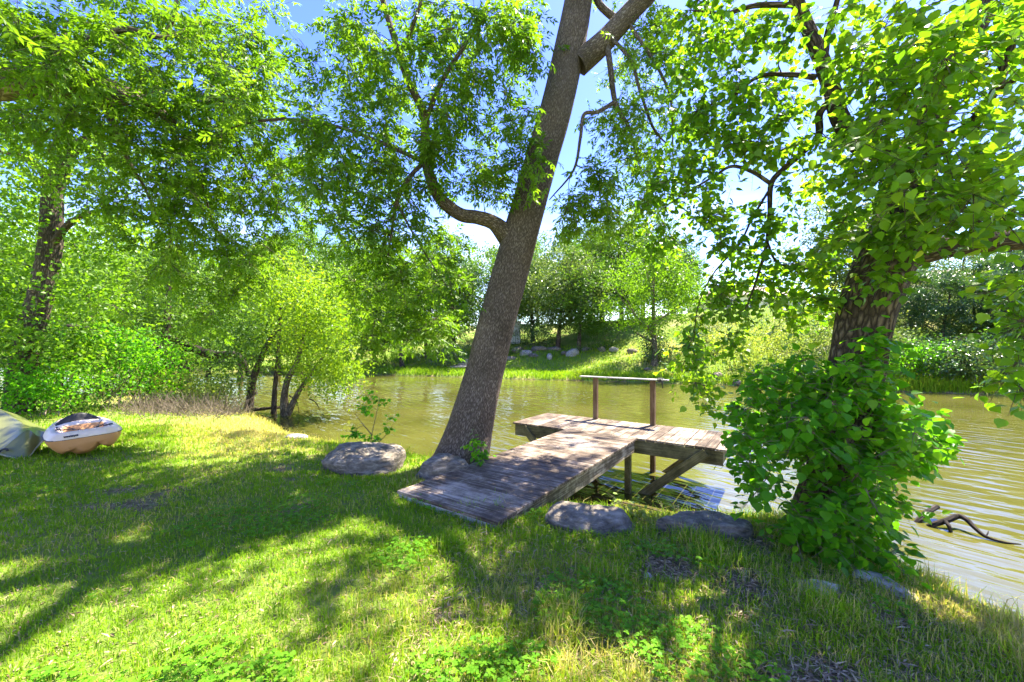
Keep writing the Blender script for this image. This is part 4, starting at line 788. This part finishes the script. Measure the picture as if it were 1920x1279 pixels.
# ------------------------------------------------------------------ middle-distance trees on the left shore and in the shallows
def shore_tree(name, label, trunks, clumps, mat, leaf, per, R, bark=B_GEN, group=None, wr=.5, sag=.1, seg=10, rmax=.03, cat='tree'):
    p = at(*trunks[0][0][0]); t = empty(name, (p[0], p[1], p[2])); tag(t, label, cat, group); a = Acc(); sk = []
    for pts, r in trunks:
        s = skelpath(pts, r, 36); sk.append(s); tube(a, *s, seg, lump=.06, seed=rng.random() * 5)
    C = blobs(clumps); br = Acc(); grow(sk, C, rmax, sag, 4, br); LV = Leaves(); leaf_ball(LV, C, R, per, leaf, wr)
    link('trunk', a.mesh('trunk', bark), t); tag(link('branches', br.mesh('branches', bark), t), kind='stuff'); tag(link('crown', LV.build('crown', T_LANCE2, mat), t), kind='stuff'); return t
shore_tree('shore_tree', 'tall tree with thick trunk standing behind the boats', [([(30, 800, 11.2), (38, 740, 11.2), (52, 650, 11.2), (80, 540, 11.2), (96, 440, 11.2), (100, 350, 11.2), (128, 290, 11.2), (165, 260, 11.2), (190, 230, 11.2)], [.36, .32, .29, .27, .25, .22, .17, .11, .05]),
            ([(100, 360, 11.2), (125, 300, 11.3), (125, 230, 11.4), (130, 150, 11.5), (120, 40, 11.6)], [.2, .15, .12, .09, .04]), ([(90, 470, 11.2), (130, 420, 11.0), (170, 400, 10.8), (210, 395, 10.6)], [.10, .08, .06, .02]), ([(100, 350, 11.2), (70, 310, 11.2), (30, 290, 11.1), (-30, 280, 11)], [.12, .09, .07, .03])],
           [(40, 290, 60, 60, 10, 13, 16), (190, 300, 60, 50, 10, 13, 12), (30, 430, 45, 55, 9.8, 13, 11), (190, 450, 70, 55, 10, 12.5, 14), (0, 540, 45, 50, 9.6, 12, 9), (150, 550, 60, 40, 10, 12.5, 9), (130, 640, 60, 30, 10, 12, 6), (10, 640, 40, 40, 9.8, 11, 6), (120, 150, 90, 50, 11.5, 13, 10), (30, 180, 60, 50, 11, 13, 7), (70, 500, 50, 200, 11.8, 13, 10)], M_ASH, .12, 130, .62, wr=.7)
shore_tree('shore_tree', 'slim tree leaning out of the water nearest the big left trunk', [([(284, 752, 17.5), (290, 720, 17.5), (300, 690, 17.5), (312, 620, 17.5), (318, 520, 17.6)], [.26, .22, .19, .15, .07])],
           [(300, 560, 80, 60, 16, 20, 20), (260, 480, 70, 50, 16, 20, 14), (340, 640, 40, 40, 16.5, 19, 8), (330, 470, 60, 40, 16, 20, 12)], M_FAR, .17, 130, 1.0)
shore_tree('shore_tree', 'twin-stemmed dark tree standing in the shadowed water', [([(348, 738, 20.5), (350, 700, 20.5), (343, 650, 20.5), (338, 560, 20.6)], [.2, .15, .13, .06]), ([(340, 738, 20.5), (338, 700, 20.5), (345, 640, 20.6), (360, 560, 20.8)], [.14, .11, .09, .05])],
           [(360, 560, 70, 60, 19, 23, 18), (390, 640, 50, 40, 19, 22, 10), (310, 650, 30, 30, 19, 22, 6), (400, 500, 60, 50, 19, 23, 12)], M_FAR, .19, 120, 1.15)
shore_tree('flooded_tree', 'leaning tree in the shallows, leftmost of the stems by the bright willow', [([(466, 775, 14.9), (470, 740, 14.9), (478, 700, 14.9), (500, 650, 15), (530, 600, 15.2)], [.17, .13, .12, .1, .05])],
           [(480, 640, 45, 40, 14, 16.5, 10), (440, 600, 50, 40, 14, 17, 10), (450, 680, 35, 25, 14, 16, 6), (420, 720, 30, 20, 14, 16, 4)], M_FAR, .13, 110, .75)
shore_tree('flooded_tree', 'thin straight stem in the shallows beside a floating log', [([(513, 776, 14.6), (515, 735, 14.6), (520, 680, 14.6), (525, 600, 14.7), (528, 520, 14.8)], [.10, .085, .07, .05, .02])],
           [(525, 560, 35, 50, 14, 16, 10), (510, 640, 30, 30, 14, 16, 6)], M_WIL, .12, 110, .7)
shore_tree('willow', 'bright yellow-green bushy willow leaning over the river', [([(536, 782, 14.3), (533, 745, 14.3), (540, 710, 14.3), (556, 680, 14.4), (570, 620, 14.6), (580, 540, 14.8)], [.17, .12, .10, .08, .06, .02]), ([(540, 775, 14.3), (560, 735, 14.3), (580, 705, 14.3), (605, 670, 14.4), (630, 620, 14.6)], [.12, .085, .07, .05, .02])],
           [(600, 640, 65, 70, 13, 16, 34), (560, 560, 70, 55, 13, 16.5, 26), (500, 520, 60, 45, 13.5, 17, 14), (640, 680, 35, 35, 13.2, 15, 10), (615, 560, 35, 40, 13.5, 16, 10), (630, 720, 22, 15, 13.4, 14.6, 4), (560, 680, 40, 30, 13.2, 15, 8)], M_WIL, .115, 150, .72, B_PAL)
a = Acc(); tube(a, catmull([at(455, 770, 14.9), at(480, 768, 14.9), at(500, 766, 14.8), at(525, 764, 14.8)], 12), np.linspace(.07, .05, 12), 8, lump=.1); o = link('floating_log', a.mesh('floating_log', B_GEN)); tag(o, 'short log floating between the stems in the shallows', 'log')
a = Acc()
for pts in ([(542, 742, 14.3), (556, 752, 14.2), (561, 775, 14.1)], [(580, 748, 14.2), (592, 755, 14.1), (601, 772, 14.0)]): tube(a, catmull([at(*q) for q in pts], 12), np.linspace(.025, .008, 12), 5)
o = link('bare_branch', a.mesh('bare_branch', B_WET)); tag(o, 'thin bare branches dipping into the river under the willow', 'branch')
def fallen_limb(pts, r, label):
    a = Acc(); P, R = skelpath(pts, r, 40); tube(a, P, R, 10, lump=.12); S = P[rng.integers(3, 38, 26)]; E = S + rdir(26, .25) * rng.uniform(.2, .8, (26, 1)); prisms(a, S, E, .012, .004)
    o = link('fallen_limb', a.mesh('fallen_limb', B_WET)); tag(o, label, 'fallen limb', 'dark fallen limbs among the left trees')
fallen_limb([(120, 615, 13.5), (170, 622, 13.5), (205, 640, 13.4), (245, 640, 13.4), (300, 655, 13.6), (330, 740, 14)], [.16, .15, .14, .12, .08, .05], 'dark fallen limb above the thicket behind the boats')
fallen_limb([(325, 640, 18), (350, 650, 18), (400, 665, 18), (450, 670, 18), (480, 740, 18.2)], [.2, .2, .18, .13, .08], 'dark drooping limb over the shaded water behind the willow')
# thicket between the boats and the water
def thicket(px, d, h, w, n, label, mat=M_FAR, leaf=.1, per=90, R=.4, group='bushes along the left bank'):
    x = (px - CX) / F * d; z = gz(x, d); z = max(z, WZ); t = empty('bush', (x, d, z)); tag(t, label, 'bush', group); br = Acc(); sk = []
    for i in range(7):
        s = np.array([x + rng.normal() * w * .15, d + rng.normal() * w * .1, z - .05]); e = s + np.array([rng.normal() * w * .35, rng.normal() * w * .25, h * rng.uniform(.6, 1)]); c = catmull([s, (s + e) / 2 + rng.normal(size=3) * .08, e], 10); sk.append((c, np.linspace(.02, .006, 10))); tube(br, c, sk[-1][1], 4)
    C = np.stack([x + rng.normal(size=n) * w * .42, d + rng.normal(size=n) * w * .3, z + h * rng.random(n) ** .8 * .95 + .1], -1); grow(sk, C, .01, .1, 3, br); LV = Leaves(); leaf_ball(LV, C, R, per, leaf, .6)
    tag(link('stems', br.mesh('stems', B_PAL), t), kind='stuff'); tag(link('foliage', LV.build('foliage', T_LANCE2, mat), t), kind='stuff')
bl = [(-60, 10.5, 2.4, 1.8, 22, M_FAR), (75, 10.6, 1.3, 1.3, 20, M_SHR), (135, 11.8, 2.3, 1.9, 30, M_FAR), (205, 12.3, 2.5, 2.0, 32, M_SHR), (270, 13.2, 2.0, 1.7, 24, M_SHR), (320, 13.6, .8, 1.1, 16, M_YEL), (395, 13.5, .75, .9, 14, M_YEL), (165, 14.5, 3.6, 2.6, 34, M_FAR)]
names = ['dark bush partly cut off by the left picture edge', 'low bright green bush growing between the two boats', 'leafy bush with bare stems right behind the kayak', 'tall fresh green bush right of the kayak at the lawn edge', 'green bush at the water end of the thicket', 'low pale green weeds on the dry spit near the dark leaning stem', 'low pale green weeds at the tip of the dry spit', 'tall bush rising behind the thicket by the fallen limb']
for q, nm in zip(bl, names): thicket(*q[:5], nm, q[5])
# dry brush pile at the thicket's foot
n = 900; x = rng.uniform(-11.5, -7.2, n); y = 10.6 + (x + 7.2) * -.35 + rng.normal(size=n) * .5; z = gz_full(x, y)[0]; S = np.stack([x, y, np.maximum(z, WZ)], -1); E = S + np.stack([rng.normal(size=n) * .35, rng.normal(size=n) * .2, rng.uniform(.05, .6, n)], -1); a = Acc(); prisms(a, S, E, .007, .003)
tag(link('dry_brush', a.mesh('dry_brush', M_LIT if False else B_PAL)), 'tangle of dry dead stems at the foot of the left thicket', 'brush', kind='stuff')

# ------------------------------------------------------------------ saplings
def sapling(name, label, stems, clumps, mat, tw=4, k=5, ll=(.06, .09), n_parts=90):
    p = at(*stems[0][0]); t = empty(name, gpos(p[0], p[1], -.02)); tag(t, label, 'sapling'); br = Acc(); sk = []
    for s in stems:
        P = catmull([at(*q) for q in s], 16); sk.append((P, np.linspace(.009, .003, 16))); tube(br, P, sk[-1][1], 5)
    b = np.array(t.location); tube(br, np.array([b, sk[0][0][0]]), np.array([.011, .009]), 5)
    C = blobs(clumps); E = grow(sk, C, .006, .1, 3, br); LV = Leaves(); sprays_simple(LV, br, C, E, tw, k, (.08, .2), ll, droop=.4, pet=.03)
    link('stem', br.mesh('stem', B_PAL), t); big, rest = LV.split(n_parts); LV.parts(big, T_HEART, leaf_meshes('leaf', T_HEART, mat), t)
    if len(rest): tag(link('foliage', LV.build('foliage', T_HEART, mat, rest), t), kind='stuff')
sapling('sapling', 'small leafy sapling behind the large boulder at the water', [[(692, 850, 6.6), (698, 810, 6.6), (705, 780, 6.6), (712, 745, 6.6)], [(690, 840, 6.6), (715, 825, 6.6), (735, 800, 6.6)], [(697, 815, 6.6), (680, 795, 6.6), (665, 775, 6.6)]],
        [(705, 744, 18, 10, 6.5, 6.8, 4), (685, 765, 20, 8, 6.5, 6.8, 3), (738, 795, 12, 12, 6.5, 6.7, 3), (665, 812, 12, 6, 6.5, 6.7, 3), (700, 825, 14, 5, 6.5, 6.7, 2)], M_SHR, 3, 4, (.055, .08))
sapling('sapling', 'pale yellow-green seedling sprouting behind the rounded boulder', [[(1200, 1000, 4.0), (1185, 970, 4.0), (1165, 945, 4.0)], [(1205, 1000, 4.0), (1205, 975, 4.0), (1198, 955, 4.0)]],
        [(1162, 945, 18, 12, 3.9, 4.1, 4), (1195, 958, 14, 10, 3.9, 4.1, 4), (1195, 980, 12, 12, 3.9, 4.1, 3)], M_YEL, 3, 4, (.035, .055), 60)
sapling('sapling', 'green sprouts at the foot of the leaning trunk by the walkway', [[(885, 885, 5.5), (892, 850, 5.5), (888, 825, 5.5)], [(895, 890, 5.4), (905, 865, 5.4), (912, 850, 5.4)]],
        [(888, 828, 8, 10, 5.4, 5.6, 3), (908, 852, 14, 14, 5.3, 5.6, 6)], M_SHR, 3, 4, (.05, .075), 60)

# ------------------------------------------------------------------ driftwood and dead branch in the water
def driftwood():
    wp = lambda px, py, h=0.0: at(px, py, (CH - WZ - h) * F / (py - HY))       # a point h above the water under that pixel
    a = Acc()
    tube(a, catmull([wp(1716, 986, -.05), wp(1724, 974, .03), wp(1736, 962, .10), wp(1757, 950, .16)], 20), np.linspace(.04, .034, 20), 9, lump=.1)
    link('stub', a.mesh('stub', B_WET)); s = bpy.data.objects['stub']
    t = empty('driftwood', tuple(wp(1775, 990))); tag(t, 'dark crooked driftwood branch sticking out of the river', 'driftwood'); s.parent = t; s.matrix_parent_inverse = Matrix.Translation(t.location).inverted()
    a = Acc(); tube(a, catmull([wp(1738, 990, -.04), wp(1750, 984, .03), wp(1775, 976, .10), wp(1796, 968, .15), wp(1812, 974, .15), wp(1828, 990, .09), wp(1848, 1006, .03), wp(1880, 1016, .015), wp(1914, 1021, .0)], 44), np.interp(np.linspace(0, 1, 44), [0, .3, .5, .7, 1], [.034, .036, .03, .022, .009]), 9, lump=.12, seed=2)
    tube(a, catmull([wp(1772, 977, .10), wp(1780, 988, .06), wp(1784, 1002, -.04)], 12), np.linspace(.026, .02, 12), 8, lump=.1); tube(a, catmull([wp(1848, 1006, .03), wp(1852, 1000, .06), wp(1853, 996, .07)], 6), np.linspace(.01, .005, 6), 5)
    link('branch', a.mesh('branch', B_WET), t)
    a = Acc(); tube(a, catmull([wp(1110, 930, .02), wp(1180, 945, .03), wp(1250, 962, .02), wp(1330, 985, .04), wp(1420, 1010, .0)], 40), np.linspace(.014, .007, 40), 5)
    for i in range(26):
        px = rng.uniform(1240, 1400); p0 = wp(px, 958 + (px - 1240) * .27, .02); tube(a, np.array([p0, p0 + np.array([rng.normal() * .18, rng.normal() * .1, rng.uniform(.02, .18)])]), np.array([.005, .0025]), 4)
    tube(a, np.array([wp(1267, 950, -.1), wp(1267, 950, .28)]), np.array([.008, .005]), 5)
    tag(link('dead_branch', a.mesh('dead_branch', B_GEN)), 'thin dead branch with twigs lying in the water beyond the boulders', 'branch')
driftwood()

# ------------------------------------------------------------------ far bank: turf, rocks, steps, trees, shrubs, houses
def far_grass():
    n = 60000; i = rng.integers(0, len(FARS) - 1, n); f = rng.random(n)[:, None]; p = FARS[i] * (1 - f) + FARS[i + 1] * f; o = rng.random(n) ** 1.8 * 11
    x = p[:, 0] + rng.normal(size=n) * .5; y = p[:, 1] + o; k = (y > 5) & (np.abs(x / np.maximum(y, 1)) < 1.5); x, y = x[k], y[k]; z, sn, sf = gz_full(x, y); k = sf > .02; x, y, z, sf = x[k], y[k], z[k], sf[k]; n = len(x)
    tn = vn(x, y, 3, 51) * .6 + vn(x, y, .8, 53) * .4; kk = np.clip((x - 4) / 8, 0, 1) * np.clip((sf - 2) / 2, 0, 1)
    tint = np.clip(.62 - np.clip(tn - .45, 0, 1) * .9 + rng.normal(size=n) * .12 - .32 * kk, 0, 1); rgt = np.clip((x - 16) / 4, 0, 1); tint = tint * (1 - rgt) + rgt * np.clip(tint + .15, .35, 1)
    blades('far_bank_grass', x, y, rng.uniform(.10, .30, n) * (1 + .8 * np.exp(-sf / .5) + 1.2 * rgt * np.exp(-sf / 2)), rng.uniform(.012, .028, n), tint, M_GRS, .8, z, 'rough bright grass on the far bank above the waterline')
far_grass()
FR = [(1030, 652, 36, .45, .26), (1075, 642, 37, .9, .35), (1058, 645, 37.4, .5, .2), (985, 640, 38, .7, .25), (1000, 648, 37, .5, .2), (955, 650, 37, .6, .22), (1100, 636, 37.5, .6, .3), (1128, 640, 36.5, .5, .25), (1150, 640, 36, .5, .22), (940, 640, 38.5, .8, .3), (1010, 632, 39, .7, .25), (970, 630, 39.5, .8, .3), (1185, 645, 34.5, .45, .2), (1040, 630, 39, .6, .25), (1290, 655, 29, .45, .2), (1214, 673, 30.5, .3, .14), (1345, 672, 27, .4, .22), (1380, 690, 25.5, .35, .18), (1660, 632, 24.5, 1.0, .3)]
FR.sort()
for i, (px, py, d, w, h) in enumerate(FR):
    rock(px, py, d, (w * (1.1 + .7 * ((i * 37) % 10) / 10), w * .8, h * (1.3 + .8 * ((i * 53) % 10) / 10)), 40 + i, M_ROCK if i % 3 else M_ROCKP, 'limestone rock on the far slope, ' + ordinal(i), rng.uniform(0, 3), .05, sub=2, group='limestone rocks on the far slope')
x = at(1712, 655, 23.2)[0]; o = link('rock', rock_mesh('rock', (.62, .5, .5), 71, M_ROCKP, 4, .6)); o.location = (x, 23.2, gz(x, 23.2) + .15); tag(o, 'pale block-shaped boulder on the far bank right of the furrowed trunk', 'rock')
st = empty('stone_steps', gpos(-4.7, 36.4)); tag(st, 'rough grey stone steps climbing the far bank left of the leaning trunk', 'steps')
for i in range(6):
    y = 36.0 + i * .55; xx = -4.9 + i * .28; o = link('step', rock_mesh('step', (.95 - .05 * i, .42, .16), 80 + i, M_ROCKP, 3, .5), st); o.location = (xx, y, gz(xx, y) + .12)

def tree_variant(seed, H, W_, mat, bark, leaves, leaf, nclump, base=.28, trunk=.16):
    """one tree at the origin: returns trunk mesh and crown mesh"""
    global rng; keep = rng; rng = np.random.default_rng(seed); a = Acc(); lean = rng.normal(size=2) * .06
    tp = catmull([(0, 0, -.3), (lean[0] * H * .3, lean[1] * H * .3, H * .3), (lean[0] * H * .5 + rng.normal() * .2, lean[1] * H * .6, H * .6), (lean[0] * H, lean[1] * H, H * .92)], 24); tr = np.linspace(trunk, .025, 24) * (1 + .5 * np.exp(-np.linspace(0, 1, 24) * 14)); tube(a, tp, tr, 9, lump=.08); sk = [(tp, tr)]
    for i in range(7):
        j = rng.integers(5, 18); p0 = tp[j]; an = rng.uniform(0, 6.28); l = W_ * rng.uniform(.3, .5); e = p0 + np.array([math.cos(an) * l, math.sin(an) * l, l * rng.uniform(.5, 1.2)]); c = catmull([p0, (p0 + e) / 2 - np.array([0, 0, .1 * l]), e], 10); r = np.linspace(tr[j] * .6, .012, 10); tube(a, c, r, 6); sk.append((c, r))
    C = []
    while len(C) < nclump:
        v = rng.uniform(-1, 1, 3); q = np.linalg.norm(v)
        if q > 1 or q < .35: continue
        wz = 1 - .35 * max(0, v[2]) ** 2; C.append((lean[0] * H * .6 + v[0] * W_ / 2 * wz, lean[1] * H * .6 + v[1] * W_ / 2 * wz, H * (base + (1 - base) / 2) + v[2] * H * (1 - base) / 2))
    C = np.array(C); grow(sk, C, .03, .1, 3, a); LV = Leaves(); leaf_ball(LV, C, W_ * .105, leaves // nclump, leaf, .55)
    out = a.mesh('trunk', bark), LV.build('crown', T_LANCE2, mat); rng = keep; return out
VAR = [tree_variant(101, 8.0, 6.5, M_FAR, B_GEN, 13000, .18, 90, .16), tree_variant(102, 9.5, 6.0, M_FAR, B_GEN, 13000, .18, 90, .12), tree_variant(103, 7.0, 6.5, M_OLV, B_GEN, 11000, .17, 80, .2), tree_variant(104, 7.5, 6.5, M_ASH, B_PAL, 12000, .16, 70, .25, .2), tree_variant(105, 8.5, 5.5, M_DRK, B_GEN, 13000, .18, 90, .15)]
def far_tree(px, d, v, s, label, rz=None, group='trees on the far bank', dz=0.0, sz=None, name='far_tree'):
    x = (px - CX) / F * d; t = empty(name, gpos(x, d, dz), rng.uniform(0, 6.28) if rz is None else rz); t.scale = (s, s, s if sz is None else sz); tag(t, label, 'tree', group)
    for nm, me in zip(('trunk', 'crown'), VAR[v]):
        o = bpy.data.objects.new(nm, me); COL.objects.link(o); o.parent = t
        if nm == 'crown': o['kind'] = 'stuff'
FT = [(650, 41, 1, .95), (700, 39, 4, .8), (755, 37, 0, .85), (800, 40, 1, .85), (850, 42, 4, .9), (905, 41, 0, .95), (1000, 43, 4, .85), (1045, 39.5, 2, 1.0), (1085, 38, 0, .9), (1110, 44, 1, .95), (1165, 42, 0, 1.05), (1205, 45, 1, 1.0), (1265, 44, 4, .8), (960, 47, 1, .9), (1560, 36, 2, 1.05), (1625, 33, 2, .8)]
FT = [(a_, b_, c_, d_ * 1.4) for a_, b_, c_, d_ in FT]
FT.sort()
for i, (px, d, v, s) in enumerate(FT): far_tree(px, d, v, s, 'tree in the row on the far bank, ' + ordinal(i))
far_tree(1228, 31, 3, 1.22, 'spreading tree with forked pinkish trunk on the far slope right of the dock rail', 1.0)
BK = [(560, 52, 1), (610, 55, 0), (690, 56, 1), (760, 58, 0), (840, 56, 1), (1010, 58, 0), (1070, 60, 1), (1130, 56, 4), (1200, 60, 1), (1260, 62, 0)]
for i, (px, d, v) in enumerate(BK): far_tree(px, d, v, rng.uniform(1.45, 1.75), 'background tree at the top of the far bank, ' + ordinal(i), group='background trees behind the far row')
LB = [(-180, 20, 1), (-60, 24, 0), (30, 22, 4), (110, 27, 1), (190, 24, 0), (250, 31, 1), (320, 28, 0), (390, 33, 4), (450, 30, 1), (520, 36, 0), (580, 40, 1), (470, 45, 0), (360, 44, 1), (230, 42, 0)]
LB += [(-40, 52, 4), (60, 55, 4), (140, 50, 1), (210, 56, 4), (290, 53, 4), (345, 58, 1), (420, 54, 4), (500, 57, 4), (570, 60, 1)]
LB.sort()
for i, (px, d, v) in enumerate(LB):
    x = (px - CX) / F * d; zz = gz(x, d); far_tree(px, d, v, rng.uniform(.95, 1.25) * (1.5 if d > 48 else 1), 'tree in the wood beyond the left shallows, ' + ordinal(i), group='trees in the left wood', dz=max(0, WZ - zz), sz=None)
RB = [(1705, 27, 4, .62), (1765, 25, 4, .66), (1830, 24.5, 2, .62), (1880, 23.5, 4, .64), (1940, 24, 4, .8), (1790, 31, 2, .85), (1900, 33, 2, .9), (2020, 26, 1, .9)]
for i, (px, d, v, s) in enumerate(RB): far_tree(px, d, v, s, 'bushy dark tree on the far bank right of the furrowed trunk, ' + ordinal(i), group='bushy trees on the right far bank', dz=-1.2 * s)
SH = [(985, 47, 3.3, 3.2, M_DRK, 'dark hedge clump on the ridge just right of the leaning trunk'), (1040, 48, 3.3, 3.4, M_FAR, 'second hedge clump on the ridge right of the leaning trunk'), (1095, 47, 3.3, 3.4, M_DRK, 'third hedge clump on the ridge, left of the dock rail'), (1150, 46, 3.3, 3.2, M_FAR, 'hedge clump on the ridge straight above the dock rail'), (1205, 45, 3.3, 3.2, M_DRK, 'dark hedge clump on the ridge behind the forked tree'), (1265, 44, 3.3, 3.2, M_FAR, 'last hedge clump on the ridge before the pale house'), (700, 44, 2.2, 3.4, M_DRK, 'dark hedge clump on the far bank right of the willow'), (770, 44, 2.4, 3.4, M_FAR, 'hedge clump on the far bank under the ash leaves'), (880, 45, 2.4, 3.4, M_DRK, 'dark hedge clump just left of the leaning trunk'),
      (1380, 27.5, 1.8, 2.2, M_YEL, 'yellow-green shrub on the far slope below the pale house'), (1440, 26, 2.2, 2.6, M_YEL, 'loose yellow-green shrub left of the furrowed trunk across the river'), (1510, 25.5, 2.4, 2.4, M_OLV, 'olive shrub just left of the furrowed trunk across the river'), (1560, 27, 2.6, 2.4, M_YEL, 'tall pale shrub behind the furrowed trunk'), (1330, 31, 1.6, 1.8, M_OLV, 'small olive shrub up the tan slope'),
      (1225, 31.6, 1.4, 1.1, M_DRK, 'dark ivy bush round the foot of the forked tree'), (1130, 37, 1.6, 2.0, M_FAR, 'green bush among the limestone rocks'), (1010, 40, 1.5, 2.0, M_DRK, 'dark bush at the lawn edge above the rocks'), (930, 38, 1.5, 1.6, M_FAR, 'green bush hidden behind the leaning trunk'), (840, 36, 1.3, 1.6, M_DRK, 'dark bush beside the stone steps'),
      (1700, 22.6, 1.2, 1.6, M_SHR, 'grassy green bush at the waterline right of the furrowed trunk'), (1770, 22.0, 1.5, 2.0, M_DRK, 'glossy dark bush in the middle of the right far bank'), (1835, 21.4, 1.3, 1.6, M_OLV, 'pale-leaved bush at the right waterline'), (1900, 20.9, 1.5, 1.8, M_DRK, 'dark bush near the right picture edge at the waterline'), (1665, 23.5, 1.4, 1.6, M_OLV, 'olive bush hugging the right side of the furrowed trunk')]
for (px, d, h, w, m, nm) in SH: thicket(px, d, h * 1.45, w * 1.25, 34, nm, m, .14, 75, .6, 'shrubs on the far bank')

M_WALL = plain_mat('cream_stucco', (.66, .60, .50), (.74, .69, .60), 1.5, .9); M_WHT = plain_mat('white_paint', (.72, .72, .70), (.80, .80, .78), 2, .7); M_ROOF = plain_mat('tan_roof_tiles', (.34, .25, .20), (.46, .36, .29), 6, .9); M_GLS = plain_mat('dark_glass', (.03, .035, .04), (.06, .065, .07), 1, .1, 0, .6); M_IRON = plain_mat('black_iron', (.012, .012, .012), (.02, .02, .02), 10, .5); M_PEA = plain_mat('peach_stone', (.62, .50, .40), (.72, .62, .52), 2, .9)
def house(px, d, z, w, dp, h, rise, label, wall, rz=0.0):
    x = (px - CX) / F * d; t = empty('house', gpos(x, d, z), rz); tag(t, label, 'house', 'houses on the far hill')
    def part(nm, c, s, mat, bev=0, par=None):
        b = bmesh.new(); box(b, c, s); o = bm_obj(nm, b, mat); o.parent = par or t; return o
    wl = part('wall', (0, 0, h / 2 - .5), (w, dp, h + 1), wall)
    b = bmesh.new(); e = .5; v = [b.verts.new(q) for q in ((-w / 2 - e, -dp / 2 - e, h), (w / 2 + e, -dp / 2 - e, h), (w / 2 + e, dp / 2 + e, h), (-w / 2 - e, dp / 2 + e, h), (-w / 2 + dp * .35, 0, h + rise), (w / 2 - dp * .35, 0, h + rise))]
    for f in ((0, 1, 5, 4), (1, 2, 5), (2, 3, 4, 5), (3, 0, 4), (3, 2, 1, 0)): b.faces.new([v[i] for i in f])
    o = bm_obj('roof', b, M_ROOF); o.parent = t
    part('chimney', (w * .2, .4, h + rise * .8), (.7, .7, 1.2), wall, par=o)
    for i in range(4):
        cx = -w / 2 + w * (i + .5) / 4; f = part('window', (cx, -dp / 2 - .03, h * .55), (1.3, .1, 1.3), M_WHT); part('pane', (cx, -dp / 2 - .09, h * .55), (1.1, .06, 1.1), M_GLS, par=f)
house(1395, 50, .1, 11, 7, 2.6, 1.6, 'pale house with tan roof on the hill behind the drooping branches', M_WALL, .12)
house(1800, 44, .1, 16, 8, 3.0, 1.8, 'wide peach house seen through trees under the horizontal limb', M_PEA, -.3)
x = at(962, 600, 43.5)[0]; g = empty('garden_shed', gpos(x + .25, 43.5)); tag(g, 'narrow white shed behind an iron fence above the far lawn', 'shed')
for nm, c, s, m in (('wall', (0, 0, 1.0), (1.1, 1.2, 2.3), M_WHT), ('roof', (0, 0, 2.22), (1.3, 1.4, .12), M_ROOF)):
    b = bmesh.new(); box(b, c, s); o = bm_obj(nm, b, m); o.parent = g
g2 = empty('iron_fence', gpos(x, 42.4)); tag(g2, 'black iron picket fence in front of the white shed', 'fence')
for i in range(13):
    b = bmesh.new(); box(b, (-1.5 + i * .25, 0, .75), (.03, .03, 1.6)); o = bm_obj('picket', b, M_IRON); o.parent = g2
for zz in (.25, 1.35):
    b = bmesh.new(); box(b, (0, .03, zz), (3.2, .025, .04)); o = bm_obj('rail', b, M_IRON); o.parent = g2
